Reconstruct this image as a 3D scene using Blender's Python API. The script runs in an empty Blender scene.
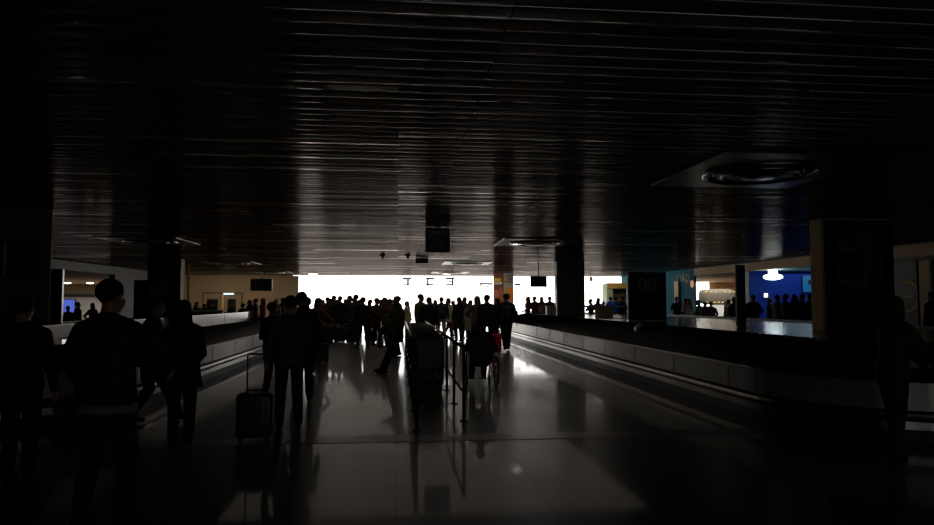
import bpy, bmesh, math, random
from mathutils import Vector, Matrix, Euler
random.seed(7)
C = bpy.context.scene.collection
PI = math.pi
R = math.radians

# ---------------------------------------------------------------- camera
W, H, F = 934.0, 525.0, 680.0
EYE = 1.6
YAW = math.atan(69/F)
PITCH = math.atan(39.5/F)
cam_d = bpy.data.cameras.new('camera'); cam = bpy.data.objects.new('camera', cam_d); C.objects.link(cam)
cam.location = (0, 0, EYE)
cam.rotation_euler = Euler((PI/2+PITCH, 0, -YAW), 'XYZ')
cam_d.sensor_width = 36; cam_d.lens = F*36/W; cam_d.clip_end = 300; cam_d.clip_start = .05
bpy.context.scene.camera = cam
CM = cam.rotation_euler.to_matrix()

def ray(px, py):
    return CM @ Vector(((px-W/2)/F, (H/2-py)/F, -1))
def at(px, py, Y):
    """world point at hall depth Y seen at a pixel of the photograph"""
    d = ray(px, py); t = Y/d.y
    return Vector((d.x*t, Y, EYE+d.z*t))
def atx(px, py, X):
    d = ray(px, py); t = X/d.x
    return Vector((X, d.y*t, EYE+d.z*t))

# ---------------------------------------------------------------- materials
MATS = {}
def mat(name, col, rough=.6, metal=0, emit=None, es=0, noise=.15, scale=8, bump=0, spec=.5, coat=0):
    if name in MATS: return MATS[name]
    m = bpy.data.materials.new(name); m.use_nodes = True
    nt = m.node_tree; b = nt.nodes['Principled BSDF']
    tc = nt.nodes.new('ShaderNodeTexCoord')
    nz = nt.nodes.new('ShaderNodeTexNoise'); nz.inputs['Scale'].default_value = scale; nz.inputs['Detail'].default_value = 3
    nt.links.new(tc.outputs['Object'], nz.inputs['Vector'])
    mr = nt.nodes.new('ShaderNodeMapRange')
    mr.inputs['To Min'].default_value = 1-noise; mr.inputs['To Max'].default_value = 1+noise
    nt.links.new(nz.outputs['Fac'], mr.inputs['Value'])
    mx = nt.nodes.new('ShaderNodeVectorMath'); mx.operation = 'SCALE'
    mx.inputs[0].default_value = col[:3]
    nt.links.new(mr.outputs['Result'], mx.inputs['Scale'])
    nt.links.new(mx.outputs['Vector'], b.inputs['Base Color'])
    b.inputs['Roughness'].default_value = rough; b.inputs['Metallic'].default_value = metal
    b.inputs['Specular IOR Level'].default_value = spec
    b.inputs['Coat Weight'].default_value = coat
    if emit:
        b.inputs['Emission Color'].default_value = (*emit, 1); b.inputs['Emission Strength'].default_value = es
    if bump:
        bp = nt.nodes.new('ShaderNodeBump'); bp.inputs['Strength'].default_value = bump; bp.inputs['Distance'].default_value = .01
        nt.links.new(nz.outputs['Fac'], bp.inputs['Height']); nt.links.new(bp.outputs['Normal'], b.inputs['Normal'])
    MATS[name] = m
    return m

def floor_material():
    m = bpy.data.materials.new('polished stone tiles'); m.use_nodes = True
    nt = m.node_tree; b = nt.nodes['Principled BSDF']; L = nt.links.new
    g = nt.nodes.new('ShaderNodeNewGeometry')
    br = nt.nodes.new('ShaderNodeTexBrick')
    br.offset = 0; br.squash = 1
    br.inputs['Scale'].default_value = 1
    br.inputs['Brick Width'].default_value = 1.2; br.inputs['Row Height'].default_value = .6
    br.inputs['Mortar Size'].default_value = .004; br.inputs['Mortar Smooth'].default_value = .1
    br.inputs['Color1'].default_value = (.095, .082, .070, 1); br.inputs['Color2'].default_value = (.115, .10, .086, 1)
    br.inputs['Mortar'].default_value = (.055, .048, .042, 1)
    L(g.outputs['Position'], br.inputs['Vector'])
    nz = nt.nodes.new('ShaderNodeTexNoise'); nz.inputs['Scale'].default_value = 35; nz.inputs['Detail'].default_value = 6
    L(g.outputs['Position'], nz.inputs['Vector'])
    mx = nt.nodes.new('ShaderNodeMix'); mx.data_type = 'RGBA'; mx.blend_type = 'MULTIPLY'
    mx.inputs['Factor'].default_value = .5
    L(br.outputs['Color'], mx.inputs['A']); L(nz.outputs['Color'], mx.inputs['B'])
    L(mx.outputs['Result'], b.inputs['Base Color'])
    n2 = nt.nodes.new('ShaderNodeTexNoise'); n2.inputs['Scale'].default_value = .9; n2.inputs['Detail'].default_value = 4
    L(g.outputs['Position'], n2.inputs['Vector'])
    mr = nt.nodes.new('ShaderNodeMapRange'); mr.inputs['To Min'].default_value = .26; mr.inputs['To Max'].default_value = .40
    L(n2.outputs['Fac'], mr.inputs['Value'])
    ad = nt.nodes.new('ShaderNodeMath'); ad.operation = 'MULTIPLY_ADD'; ad.inputs[1].default_value = .15
    L(br.outputs['Fac'], ad.inputs[0]); L(mr.outputs['Result'], ad.inputs[2])
    L(ad.outputs[0], b.inputs['Roughness'])
    b.inputs['Specular IOR Level'].default_value = .35
    b.inputs['Coat Weight'].default_value = .55; b.inputs['Coat Roughness'].default_value = .055
    bp = nt.nodes.new('ShaderNodeBump'); bp.inputs['Strength'].default_value = .12; bp.inputs['Distance'].default_value = .01
    L(n2.outputs['Fac'], bp.inputs['Height']); L(bp.outputs['Normal'], b.inputs['Normal']); L(bp.outputs['Normal'], b.inputs['Coat Normal'])
    return m

def ceiling_material():
    """glossy lacquered strips; tone and polish vary per strip length, a few painted bright as glints"""
    m = bpy.data.materials.new('dark lacquered ceiling panels'); m.use_nodes = True
    nt = m.node_tree; nt.nodes.clear(); L = nt.links.new; N = nt.nodes.new
    o = N('ShaderNodeOutputMaterial'); g = N('ShaderNodeBsdfGlossy'); d = N('ShaderNodeBsdfDiffuse')
    ge = N('ShaderNodeNewGeometry')
    sn = N('ShaderNodeVectorMath'); sn.operation = 'SNAP'; sn.inputs[1].default_value = (2.9, .2, 50)
    wn = N('ShaderNodeTexWhiteNoise'); wn.noise_dimensions = '3D'
    L(ge.outputs['Position'], sn.inputs[0]); L(sn.outputs[0], wn.inputs['Vector'])
    cr = N('ShaderNodeValToRGB'); e = cr.color_ramp.elements
    e[0].position = 0; e[0].color = (.080, .072, .068, 1); e[1].position = 1; e[1].color = (.46, .43, .41, 1)  # top ramp tone paints sparkle into a few strip lengths
    x = cr.color_ramp.elements.new(.55); x.color = (.115, .101, .092, 1); x = cr.color_ramp.elements.new(.92); x.color = (.155, .138, .128, 1)
    L(wn.outputs['Value'], cr.inputs[0])
    mp = N('ShaderNodeMapping'); mp.inputs['Scale'].default_value = (.5, 6, 1)
    nz = N('ShaderNodeTexNoise'); nz.inputs['Scale'].default_value = 1; nz.inputs['Detail'].default_value = 4
    L(ge.outputs['Position'], mp.inputs['Vector']); L(mp.outputs[0], nz.inputs['Vector'])
    mr = N('ShaderNodeMapRange'); mr.inputs['From Min'].default_value = .3; mr.inputs['From Max'].default_value = .7; mr.inputs['To Min'].default_value = .5; mr.inputs['To Max'].default_value = 1.5
    L(nz.outputs['Fac'], mr.inputs['Value'])
    vm = N('ShaderNodeVectorMath'); vm.operation = 'SCALE'; L(cr.outputs[0], vm.inputs[0]); L(mr.outputs[0], vm.inputs['Scale']); L(vm.outputs[0], g.inputs['Color'])
    m2 = N('ShaderNodeMapRange'); m2.inputs['To Min'].default_value = .10; m2.inputs['To Max'].default_value = .26
    wc = N('ShaderNodeSeparateColor'); L(wn.outputs['Color'], wc.inputs[0])
    L(wc.outputs[1], m2.inputs['Value']); L(m2.outputs[0], g.inputs['Roughness'])
    d.inputs['Color'].default_value = (.060, .056, .053, 1)
    a = N('ShaderNodeAddShader'); L(g.outputs[0], a.inputs[0]); L(d.outputs[0], a.inputs[1]); L(a.outputs[0], o.inputs[0])
    return m

def glass_material():
    m = bpy.data.materials.new('clear window glass'); m.use_nodes = True
    nt = m.node_tree; nt.nodes.clear()
    o = nt.nodes.new('ShaderNodeOutputMaterial'); t = nt.nodes.new('ShaderNodeBsdfTransparent')
    g = nt.nodes.new('ShaderNodeBsdfGlossy'); g.inputs['Roughness'].default_value = .02
    mx = nt.nodes.new('ShaderNodeMixShader'); mx.inputs['Fac'].default_value = .05
    nt.links.new(t.outputs[0], mx.inputs[1]); nt.links.new(g.outputs[0], mx.inputs[2]); nt.links.new(mx.outputs[0], o.inputs[0])
    return m

M = dict(
    ceil=ceiling_material(),
    plate=mat('dark smooth ceiling plate', (.03, .029, .028), .3, .4, spec=.3),
    ring=mat('brushed diffuser metal', (.45, .43, .40), .25, 1),
    steel=mat('brushed steel', (.42, .40, .38), .28, 1, noise=.1, scale=20),
    chrome=mat('polished metal', (.7, .7, .7), .15, 1),
    panel=mat('grey laminate panel', (.42, .38, .33), .35, .3, noise=.2, scale=3),
    rubber=mat('black rubber slats', (.016, .015, .014), .36, noise=.3, spec=.4),
    deck=mat('polished dark steel deck', (.11, .105, .10), .2, .8, noise=.2, scale=4),
    plinth=mat('black plinth', (.012, .012, .012), .5),
    black=mat('black matt lacquer', (.006, .006, .006), .5, spec=.25),
    blackp=mat('black plastic', (.012, .012, .012), .4),
    cream=mat('cream painted plaster', (.85, .60, .36), .7, noise=.06, spec=.1),
    wallgrey=mat('grey wall panel', (.20, .19, .18), .6, noise=.1, scale=2),
    darkwall=mat('dark wall paint', (.05, .048, .045), .7),
    tan=mat('tan plaster', (.34, .26, .17), .75, noise=.06, scale=2),
    white=mat('white paint', (.75, .74, .72), .6, noise=.05),
    teal=mat('teal paint', (.001, .13, .20), .7, noise=.08, spec=.08),
    blue=mat('blue paint', (.001, .022, .22), .6, noise=.08, spec=.15),
    tealceil=mat('pale teal soffit', (.18, .33, .33), .6),
    grey_txt=mat('dim grey numerals', (.20, .20, .20), .5),
    orange=mat('orange print', (.85, .28, .02), .6),
    yellow=mat('yellow print', (.9, .62, .02), .6),
    brown=mat('red brown print', (.22, .07, .03), .6),
    pave=mat('pale concrete outside', (.7, .68, .65), .8),
    red=mat('red plastic', (.95, .01, .01), .45),
    glass=glass_material(), floor=floor_material(),
    skin=mat('skin', (.32, .17, .10), .5, noise=.05), skin2=mat('light skin', (.50, .30, .21), .5, noise=.05),
    skin3=mat('dark skin', (.12, .06, .035), .5, noise=.05),
    eye=mat('eye', (.5, .48, .45), .2),
    yring=mat('pale yellow print', (.85, .65, .22), .6, spec=.1),
)
def lamp_mat(name, col, s): return mat(name, tuple(.2*v for v in col), .5, emit=col, es=s)

# ---------------------------------------------------------------- helpers
def obj(name, bm, m=None, parent=None, smooth=False, loc=None, rz=0):
    me = bpy.data.meshes.new(name)
    if isinstance(bm, bmesh.types.BMesh):
        bmesh.ops.recalc_face_normals(bm, faces=bm.faces[:])
        bm.to_mesh(me); bm.free()
    else: me = bm
    if m: me.materials.append(m)
    if smooth:
        for p in me.polygons: p.use_smooth = True
    o = bpy.data.objects.new(name, me); C.objects.link(o)
    if parent: o.parent = parent
    if loc: o.location = loc
    o.rotation_euler.z = rz
    return o
def tag(o, label, cat, group=None, kind=None):
    o['label'] = label; o['category'] = cat
    if group: o['group'] = group
    if kind: o['kind'] = kind
    return o
def thing(name, label, cat, loc=(0, 0, 0), rz=0, group=None):
    o = bpy.data.objects.new(name, None); C.objects.link(o); o.location = loc; o.rotation_euler.z = rz
    o.empty_display_size = .1
    return tag(o, label, cat, group)
def struct(name, bm, m, parent=None):
    o = obj(name, bm, m, parent)
    if not parent: o['kind'] = 'structure'
    return o
def copy_tree(o, parent=None):
    c = o.copy(); C.objects.link(c)
    if parent: c.parent = parent
    for ch in list(o.children): copy_tree(ch, c)
    return c
def NB(): return bmesh.new()
def box(bm, x0, x1, y0, y1, z0, z1, bev=0, mtx=None):
    r = bmesh.ops.create_cube(bm, size=1)
    vs = r['verts']
    for v in vs:
        v.co = Vector((x0+(v.co.x+.5)*(x1-x0), y0+(v.co.y+.5)*(y1-y0), z0+(v.co.z+.5)*(z1-z0)))
    if bev:
        es = list({e for v in vs for e in v.link_edges})
        g = bmesh.ops.bevel(bm, geom=es, offset=bev, segments=2, affect='EDGES', profile=.6)
        vs = list({v for f in g['faces'] for v in f.verts} | {v for v in vs if v.is_valid})
    if mtx is not None: bmesh.ops.transform(bm, matrix=mtx, verts=vs)
    return bm
def bx(*a, **k): return box(NB(), *a, **k)
def basis(d):
    d = d.normalized()
    a = Vector((0, 0, 1)) if abs(d.z) < .9 else Vector((1, 0, 0))
    u = d.cross(a).normalized(); return u, d.cross(u).normalized(), d
def tube(bm, pts, r, n=8, closed=False):
    pts = [Vector(p) for p in pts]; rings = []
    N = len(pts)
    u = None
    for i, p in enumerate(pts):
        if closed: d = pts[(i+1) % N]-pts[i-1]
        else: d = pts[min(i+1, N-1)]-pts[max(i-1, 0)]
        d.normalize()
        if u is None: u = basis(d)[0]
        u = (u-d*u.dot(d))
        u = u.normalized() if u.length > 1e-4 else basis(d)[0]
        w = d.cross(u)
        rr = r[i] if isinstance(r, (list, tuple)) else r
        rings.append([bm.verts.new(p+(u*math.cos(2*PI*k/n)+w*math.sin(2*PI*k/n))*rr) for k in range(n)])
    for i in range(N if closed else N-1):
        a, b = rings[i], rings[(i+1) % N]
        for k in range(n): bm.faces.new((a[k], a[(k+1) % n], b[(k+1) % n], b[k]))
    if not closed: bm.faces.new(rings[0][::-1]); bm.faces.new(rings[-1])
    return bm
def tb(pts, r, **k): return tube(NB(), pts, r, **k)
def cone(bm, p1, r1, p2, r2, n=12, m=4, sq=1.0):
    """round-ended tapered limb"""
    p1, p2 = Vector(p1), Vector(p2)
    d = p2-p1
    if d.length < 1e-5: d = Vector((0, 0, 1e-4))
    u, w, d = basis(d)
    rows = []
    for i in range(m+1):
        a = -PI/2+PI/2*i/m; rows.append((p1+d*math.sin(a)*r1, math.cos(a)*r1))
    for i in range(m+1):
        a = PI/2*i/m; rows.append((p2+d*math.sin(a)*r2, math.cos(a)*r2))
    rings = []
    for c, r in rows:
        r = max(r, 1e-4)
        rings.append([bm.verts.new(c+(u*math.cos(2*PI*k/n)+w*math.sin(2*PI*k/n)*sq)*r) for k in range(n)])
    for a, b in zip(rings, rings[1:]):
        for k in range(n): bm.faces.new((a[k], a[(k+1) % n], b[(k+1) % n], b[k]))
    bm.faces.new(rings[0][::-1]); bm.faces.new(rings[-1])
    return bm
def ell(bm, c, rx, ry, rz, mtx=None, n=16):
    r = bmesh.ops.create_uvsphere(bm, u_segments=n, v_segments=n//2+2, radius=1)
    for v in r['verts']:
        p = Vector((v.co.x*rx, v.co.y*ry, v.co.z*rz))
        v.co = (mtx @ p if mtx is not None else p)+Vector(c)
    return bm
def loft(bm, rings, n=20):
    """rings: (centre, ux, fy, rx, ry)"""
    rs = []
    for c, ux, fy, rx, ry in rings:
        rs.append([bm.verts.new(c+ux*(math.cos(2*PI*k/n)*rx)+fy*(math.sin(2*PI*k/n)*ry)) for k in range(n)])
    for a, b in zip(rs, rs[1:]):
        for k in range(n): bm.faces.new((a[k], a[(k+1) % n], b[(k+1) % n], b[k]))
    bm.faces.new(rs[0][::-1]); bm.faces.new(rs[-1])
    return bm
def lathe(bm, prof, c=(0, 0, 0), n=32):
    rs = []
    for r, z in prof:
        rs.append([bm.verts.new((c[0]+math.cos(2*PI*k/n)*max(r, 1e-4), c[1]+math.sin(2*PI*k/n)*max(r, 1e-4), c[2]+z)) for k in range(n)])
    for a, b in zip(rs, rs[1:]):
        for k in range(n): bm.faces.new((a[k], a[(k+1) % n], b[(k+1) % n], b[k]))
    bm.faces.new(rs[0]); bm.faces.new(rs[-1])
    return bm
def fuse(bm, voxel, it=4, name='mesh'):
    """one continuous smooth surface out of overlapping volumes"""
    bmesh.ops.recalc_face_normals(bm, faces=bm.faces[:])
    me = bpy.data.meshes.new(name); bm.to_mesh(me); bm.free()
    o = bpy.data.objects.new('tmp', me); C.objects.link(o)
    r = o.modifiers.new('r', 'REMESH'); r.mode = 'VOXEL'; r.voxel_size = voxel
    s = o.modifiers.new('s', 'SMOOTH'); s.factor = .5; s.iterations = it
    dg = bpy.context.evaluated_depsgraph_get()
    out = bpy.data.meshes.new_from_object(o.evaluated_get(dg))
    bpy.data.objects.remove(o); bpy.data.meshes.remove(me)
    out.materials.clear()
    for p in out.polygons: p.use_smooth = True
    return out
def text(name, body, size, m, parent, loc, rot, ext=.004):
    cu = bpy.data.curves.new(name, 'FONT'); cu.body = body; cu.size = size; cu.extrude = ext
    cu.offset = size*.03; cu.align_x = 'CENTER'; cu.align_y = 'CENTER'
    t = bpy.data.objects.new(name, cu); C.objects.link(t)
    dg = bpy.context.evaluated_depsgraph_get()
    me = bpy.data.meshes.new_from_object(t.evaluated_get(dg)); bpy.data.objects.remove(t)
    me.materials.clear(); me.materials.append(m)
    o = bpy.data.objects.new(name, me); C.objects.link(o); o.location = loc; o.rotation_euler = rot
    if parent: o.parent = parent
    return o

# ---------------------------------------------------------------- the hall
XL, XR, YF, ZC = -14.4, 15.8, 47.0, 3.4
YB = -4.0
bm = NB(); box(bm, -29.5, 25.3, YB, YF+.5, -.2, 0); box(bm, -29.5, XL, YF+.5, 60, -.2, 0)
struct('floor', bm, M['floor'])
# expansion strip of lighter metal in the floor
struct('trim_1', bx(-3.4, 4.4, 7.92, 8.32, -.01, .004), mat('worn pale floor strip', (.10, .09, .082), .3, .2, noise=.25, scale=5))
# linear ceiling: panels 20 cm apart, rounded edges, dark gaps
bm = NB()
prof = []
y = YB
pr = [(0, .035), (.014, .035), (.014, .012), (.018, .004), (.026, .001), (.040, 0), (.150, 0), (.165, .0006), (.176, .002), (.186, .0045), (.194, .009), (.199, .016), (.2, .035)]
segs = [(-14.4, -10.9), (-10.9, -7.9), (-7.9, -4.9), (-4.9, -2.1), (-2.1, .7), (.7, 3.5), (3.5, 6.5), (6.5, 9.5), (9.5, 12.6), (12.6, 15.8)]
k = 0
while y < YF:
    for (a, b) in segs:
        dz = random.uniform(-.003, .003); tilt = random.uniform(-.003, .003)
        va = [bm.verts.new((a+.004, y+p[0], ZC+p[1]+dz+tilt*(p[0]-.1)*5)) for p in pr]
        vb = [bm.verts.new((b-.004, y+p[0], ZC+p[1]+dz+tilt*(p[0]-.1)*5)) for p in pr]
        for i in range(len(pr)-1): bm.faces.new((va[i], va[i+1], vb[i+1], vb[i]))
    y += .2
box(bm, XL, XR, YB, YF+.5, ZC+.035, ZC+.3)
co = struct('ceiling', bm, M['ceil'])
for pp in co.data.polygons: pp.use_smooth = abs(pp.normal.z) > .05 and pp.area < 5

# walls
struct('wall_back', bx(-29.5, 25.3, YB-.3, YB, 0, 3.6), M['darkwall'])
RY = lambda px: atx(px, 300, XR).y
yt, yo, yp0, yp1 = RY(666), RY(695.5), RY(736.5), RY(744)
yt, yo, yp0, yp1 = RY(666), RY(695.5), RY(737), RY(743.5)
bm = NB(); box(bm, XL-.3, XL, YB, 28.6, 0, 3.5); box(bm, XL-.3, XL, 36.4, YF, 0, 3.5); box(bm, XL-.3, XL, 28.6, 36.4, 3.0, 3.5)
struct('wall_left', bm, M['wallgrey'])
bm = NB(); box(bm, XR, XR+.3, YB, 24.2, 0, 3.5); box(bm, XR, XR+.3, 24.2, yo, 3.0, 3.5)
box(bm, XR, XR+.3, yp1, yp0, 0, 3.0)
struct('wall_right', bm, M['wallgrey'])
struct('trim_2', bx(XR-.05, XR, 0, yo, 3.0, 3.36), M['cream'])
struct('trim_3', bx(XL, XL+.05, 0, 47, 3.0, 3.36), M['wallgrey'])
struct('trim_4', bx(XR-.06, XR, 0, 24.2, 2.86, 2.96), M['black'])
# teal shop front on the right wall at the far end
struct('wall_teal', bx(XR, XR+.06, yo, YF, 0, 3.5), M['teal'])
# far wall: plain tan part on the left, windows to the right of it
xw = at(298, 300, YF).x
bm = NB(); box(bm, XL, xw, YF, YF+.3, 0, 3.5); struct('wall_far', bm, M['tan'])
struct('wall_shop_end', bx(XR+.3, 25.3, YF, YF+.3, 0, 3.5), M['cream'])
struct('trim_5', bx(xw, XR, YF, YF+.3, 3.42, 3.6), M['white'])
xs = [xw, -1.0, 4.6, 10.2, XR]
for i in range(4):
    a, b = xs[i], xs[i+1]
    w = thing('window_%d' % (i+1), '', ''); w['kind'] = 'structure'; del w['label']; del w['category']
    bm = NB(); box(bm, a, b, YF+.12, YF+.18, 3.405, 3.42); box(bm, a, b, YF+.12, YF+.18, 0, .05)
    obj('window_frame', bm, M['white'], w)
    obj('window_pane', bx(a+.02, b-.02, YF+.14, YF+.15, .05, 3.405), M['glass'], w)
struct('pavement', bx(-60, 70, YF+.5, YF+70, -.2, -.02), M['pave'])
# side rooms
struct('wall_left_outer', bx(-29.5, -29.2, YB, 60, 0, 3.5), M['white'])
struct('wall_right_outer', bx(25.0, 25.3, YB, YF, 0, 3.5), M['cream'])
struct('ceiling_left_side', bx(-29.2, XL-.3, YB, 58, 3.02, 3.3), M['cream'])
struct('ceiling_right_side', bx(XR+.3, 25.0, YB, yp1+.2, 3.02, 3.3), M['tealceil'])
struct('ceiling_shop_side', bx(XR+.3, 25.0, yp1+.2, YF, 3.02, 3.3), M['cream'])
struct('wall_left_partition', bx(-29.2, XL-.3, 26.6, 26.9, 0, 3.02), M['white'])
struct('wall_left_room', bx(-29.2, XL, 58, 58.3, 0, 3.5), M['white'])
struct('wall_left_end', bx(XL-.3, XL, YF, 58, 0, 3.5), M['white'])
struct('trim_6', bx(-29.2, XL-.3, 57.6, 58, 2.02, 2.24), M['darkwall'])
struct('trim_7', bx(-29.2, XL-.3, 57.7, 58, 2.24, 3.02), M['tan'])
struct('wall_right_partition', bx(XR+.3, 25.0, yp1-.05, yp1+.25, 0, 3.02), M['blue'])
struct('wall_blue_end', bx(XR+.3, 25.0, 16, 16.2, 0, 3.02), M['blue'])

# doors in the tan wall
p0 = at(204, 300, YF).x; p1 = at(241, 300, YF).x
for i, (a, b) in enumerate(((207, 218), (228, 236))):
    d = thing('door_%d' % (i+1), '', ''); d['kind'] = 'structure'; del d['label']; del d['category']
    xa, xb = at(a, 300, YF).x, at(b, 300, YF).x
    obj('door_leaf', bx(xa, xb, YF-.05, YF-.01, 0, at(200, 299, YF).z), M['black'], d)
    obj('door_handle', bx(xb-.15, xb-.1, YF-.1, YF-.05, 1.0, 1.15), M['chrome'], d)
bm = NB(); zt = at(220, 292, YF).z
box(bm, p0-.1, p0, YF-.08, YF-.001, 0, zt); box(bm, p1, p1+.1, YF-.08, YF-.001, 0, zt); box(bm, p0, p1, YF-.08, YF-.001, zt-.1, zt)
struct('trim_8', bm, mat('brown door surround', (.17, .11, .06), .5))
xa = at(224, 300, YF).x
t = thing('wall_lamp', 'small white strip lamp above the two dark doors in the tan wall', 'lamp', (xa, YF-.1, 2.15))
obj('lamp_tube', bx(0, .65, -.05, 0, -.05, .04), lamp_mat('cool tube', (.7, .95, 1), 1.5), t)
obj('bracket', bx(-.02, .67, 0, .1, -.06, .06), M['white'], t)
t = tag(obj('wall_post', bx(xa-.08, xa+.02, YF-.2, YF-.1, 0, 2.1), M['cream']), 'slim cream post between the two dark doors in the tan wall', 'post')

# ---------------------------------------------------------------- pillars (slabs 40 cm thick)
def pillar(name, x0, x1, y0, z0=.0, m=None, dep=.42):
    p = thing(name, '', ''); p['kind'] = 'structure'; del p['label']; del p['category']
    obj('shaft', bx(x0, x1, y0, y0+dep, z0, ZC+.02, bev=.02), m or M['cream'], p)
    return p
px0 = at(557, 300, 29.5).x; px1 = at(585, 300, 29.5).x
pillar('pillar', px0, px1, 29.5, m=mat('grey green pillar paint', (.10, .10, .085), .5))
rx0 = at(823, 300, 13.8).x; rx1 = at(893, 300, 13.8).x
pr_ = pillar('pillar', rx0, rx1, 13.8)
obj('cladding', bx(rx0+.01, rx1-.01, 13.72, 13.8, .9, 3.38, bev=.01), M['black'], pr_)
lx1 = at(181, 300, 29.5).x
pl_ = pillar('pillar', lx1-1.35, lx1, 29.5)
obj('cladding', bx(lx1-1.34, lx1-.01, 29.42, 29.5, .8, 3.38), M['black'], pl_)
g0 = at(-12, 300, 14.0).x; g1 = at(49, 300, 14.0).x
pillar('pillar', g0, g1, 14.0, m=M['wallgrey'], dep=.06)
# second pole beyond
xa = at(188, 300, 33).x
o = tag(obj('steel_pole', tb([(xa, 33, 0), (xa, 33, 3.4)], .05, n=16), M['cream'], smooth=True), 'thin pale pole just right of the left carousel pillar', 'pole')

# ---------------------------------------------------------------- ceiling fittings
def diffuser():
    t = thing('ceiling_diffuser', 'd', 'air diffuser', group='round ceiling air diffusers')
    obj('plate', bx(-1.1, 1.1, -1.2, 1.2, -.03, .02, bev=.008), M['plate'], t)
    obj('outer_ring', lathe(NB(), [(.76, -.03), (.76, -.055), (.72, -.075), (.68, -.06), (.68, -.03)], n=64), M['ring'], t, True)
    obj('bowl', lathe(NB(), [(.68, -.035), (.56, -.06), (.50, -.045), (.40, -.085), (.33, -.06), (.22, -.105), (.02, -.11)], n=64), mat('dull diffuser bowl', (.16, .15, .13), .3, .7), t, True)
    obj('inner_ring', lathe(NB(), [(.52, -.05), (.52, -.075), (.49, -.085), (.47, -.05)], n=64), M['ring'], t, True)
    return t
dif = diffuser()
spots = [(760, 163, 'large round ceiling diffuser in a dark square plate, nearest of all', 8.8),
         (535, 241, 'round ceiling diffuser with a bright rim left of the central pillar top', 20),
         (467, 263.5, 'flat round ceiling diffuser above the red suitcase and walking crowd', 31),
         (450, 272, 'small far round ceiling diffuser closest to the bright windows', 41),
         (150, 243, 'round ceiling diffuser above the 05 sign on the left', 20.7),
         (232, 264.5, 'round ceiling diffuser in front of the tan wall with the monitor', 32.0),
         (272, 273.5, 'thin far ceiling diffuser over the left end of the windows', 42)]
for i, (px, py, lab, Y) in enumerate(spots):
    o = dif if i == 0 else copy_tree(dif)
    o.location = (at(px, py, Y).x, Y, ZC-.0); o['label'] = lab
# lens of one lit lamp by the pillar
def lit_lamp(px, py, Y, sx, lab, s=6, col=(1, .97, .9)):
    p = at(px, py, Y)
    t = thing('ceiling_lamp', lab, 'lamp', (p.x, Y, ZC), group='small lit ceiling lamps')
    obj('housing', lathe(NB(), [(sx+.04, 0), (sx+.04, -.05), (sx, -.06), (sx, 0)], n=24), M['ring'], t)
    obj('lens', lathe(NB(), [(sx, -.03), (sx*.8, -.07), (.01, -.085)], n=24), lamp_mat('lamp lens %d' % s, col, s), t, True)
lit_lamp(517, 241, 20.2, .16, 'small lit ceiling lamp beside the diffuser left of the central pillar', 1.6)
lit_lamp(313, 273, 43, .3, 'bright round ceiling lamp at the left end of the windows', 12)
lit_lamp(296, 275, 45.5, .2, 'small lit ceiling lamp close to the top of the tan wall', 4)
lit_lamp(447, 272.5, 42.5, .25, 'lit ceiling lamp above the signs in the bright windows', 5)
lit_lamp(648, 272.3, 41.5, .25, 'lit ceiling lamp just above the 08 sign', 3)

# loudspeaker hung from the ceiling
p = at(438, 226, 16.2)
t = thing('loudspeaker', 'square black loudspeaker box hanging from the ceiling slats in the middle', 'loudspeaker', (p.x, 16.2, 0))
zb = at(438, 252, 16.2).z
obj('cabinet', bx(-.29, .29, 0, .45, zb, ZC-.03, bev=.015), M['black'], t)
obj('grille', bx(-.24, .24, -.012, 0, zb+.04, ZC-.08, bev=.01), mat('dull speaker grille', (.012, .012, .012), .45), t)
bmx = lathe(NB(), [(.2, 0), (.2, .012), (.17, .02), (.06, .004), (.01, .008)], n=32)
bmesh.ops.transform(bmx, matrix=Matrix.Translation((0, -.012, (zb+ZC)/2-.02)) @ Matrix.Rotation(PI/2, 4, 'X'), verts=bmx.verts[:])
obj('speaker_cone', bmx, mat('speaker cone', (.02, .02, .02), .35), t, True)
obj('mounting_bracket', bx(-.05, .05, .15, .3, ZC-.03, ZC+.01), M['steel'], t)
p = at(422, 260, 27.5)
t = thing('signal_box', 'small flat black box under the ceiling behind the loudspeaker', 'box', (p.x, 27.5, ZC))
obj('case', bx(-.25, .25, 0, .25, -.24, -.02, bev=.01), M['black'], t)
obj('hanger', bx(-.03, .03, .1, .14, -.03, .01), M['steel'], t)
for px, py, lab in ((383, 255, 'black ceiling camera with pointed dome, left of the pair'), (408, 254.5, 'black ceiling camera with pointed dome, right of the pair')):
    p = at(px, py, 26)
    t = thing('ceiling_camera', lab, 'camera', (p.x, 26, ZC), group='pointed dome cameras on the ceiling')
    obj('mount', lathe(NB(), [(.13, 0), (.13, -.04), (.05, -.06), (.01, -.06)], n=20), M['blackp'], t)
    obj('dome', lathe(NB(), [(.06, -.05), (.055, -.1), (.03, -.15), (.005, -.17)], n=20), M['blackp'], t, True)

# monitors hung on poles
def monitor(px0, px1, py0, py1, Y, lab):
    a, b = at(px0, py0, Y), at(px1, py1, Y); cx = (a.x+b.x)/2; w = (b.x-a.x)/2
    t = thing('hanging_monitor', lab, 'monitor', (cx, Y, 0))
    obj('casing', bx(-w, w, 0, .09, b.z, a.z, bev=.01), M['blackp'], t)
    obj('screen', bx(-w+.03, w-.03, -.006, 0, b.z+.03, a.z-.03), mat('switched off screen', (.01, .01, .011), .15), t)
    obj('pole', tb([(0, .06, a.z-.02), (0, .06, ZC+.01)], .025), M['blackp'], t, True)
monitor(250.4, 272, 278.7, 291, 38, 'dark hanging flat monitor in front of the tan wall')
monitor(530.5, 547, 276, 287, 30.6, 'dark hanging monitor in the window left of the central pillar')

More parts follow.
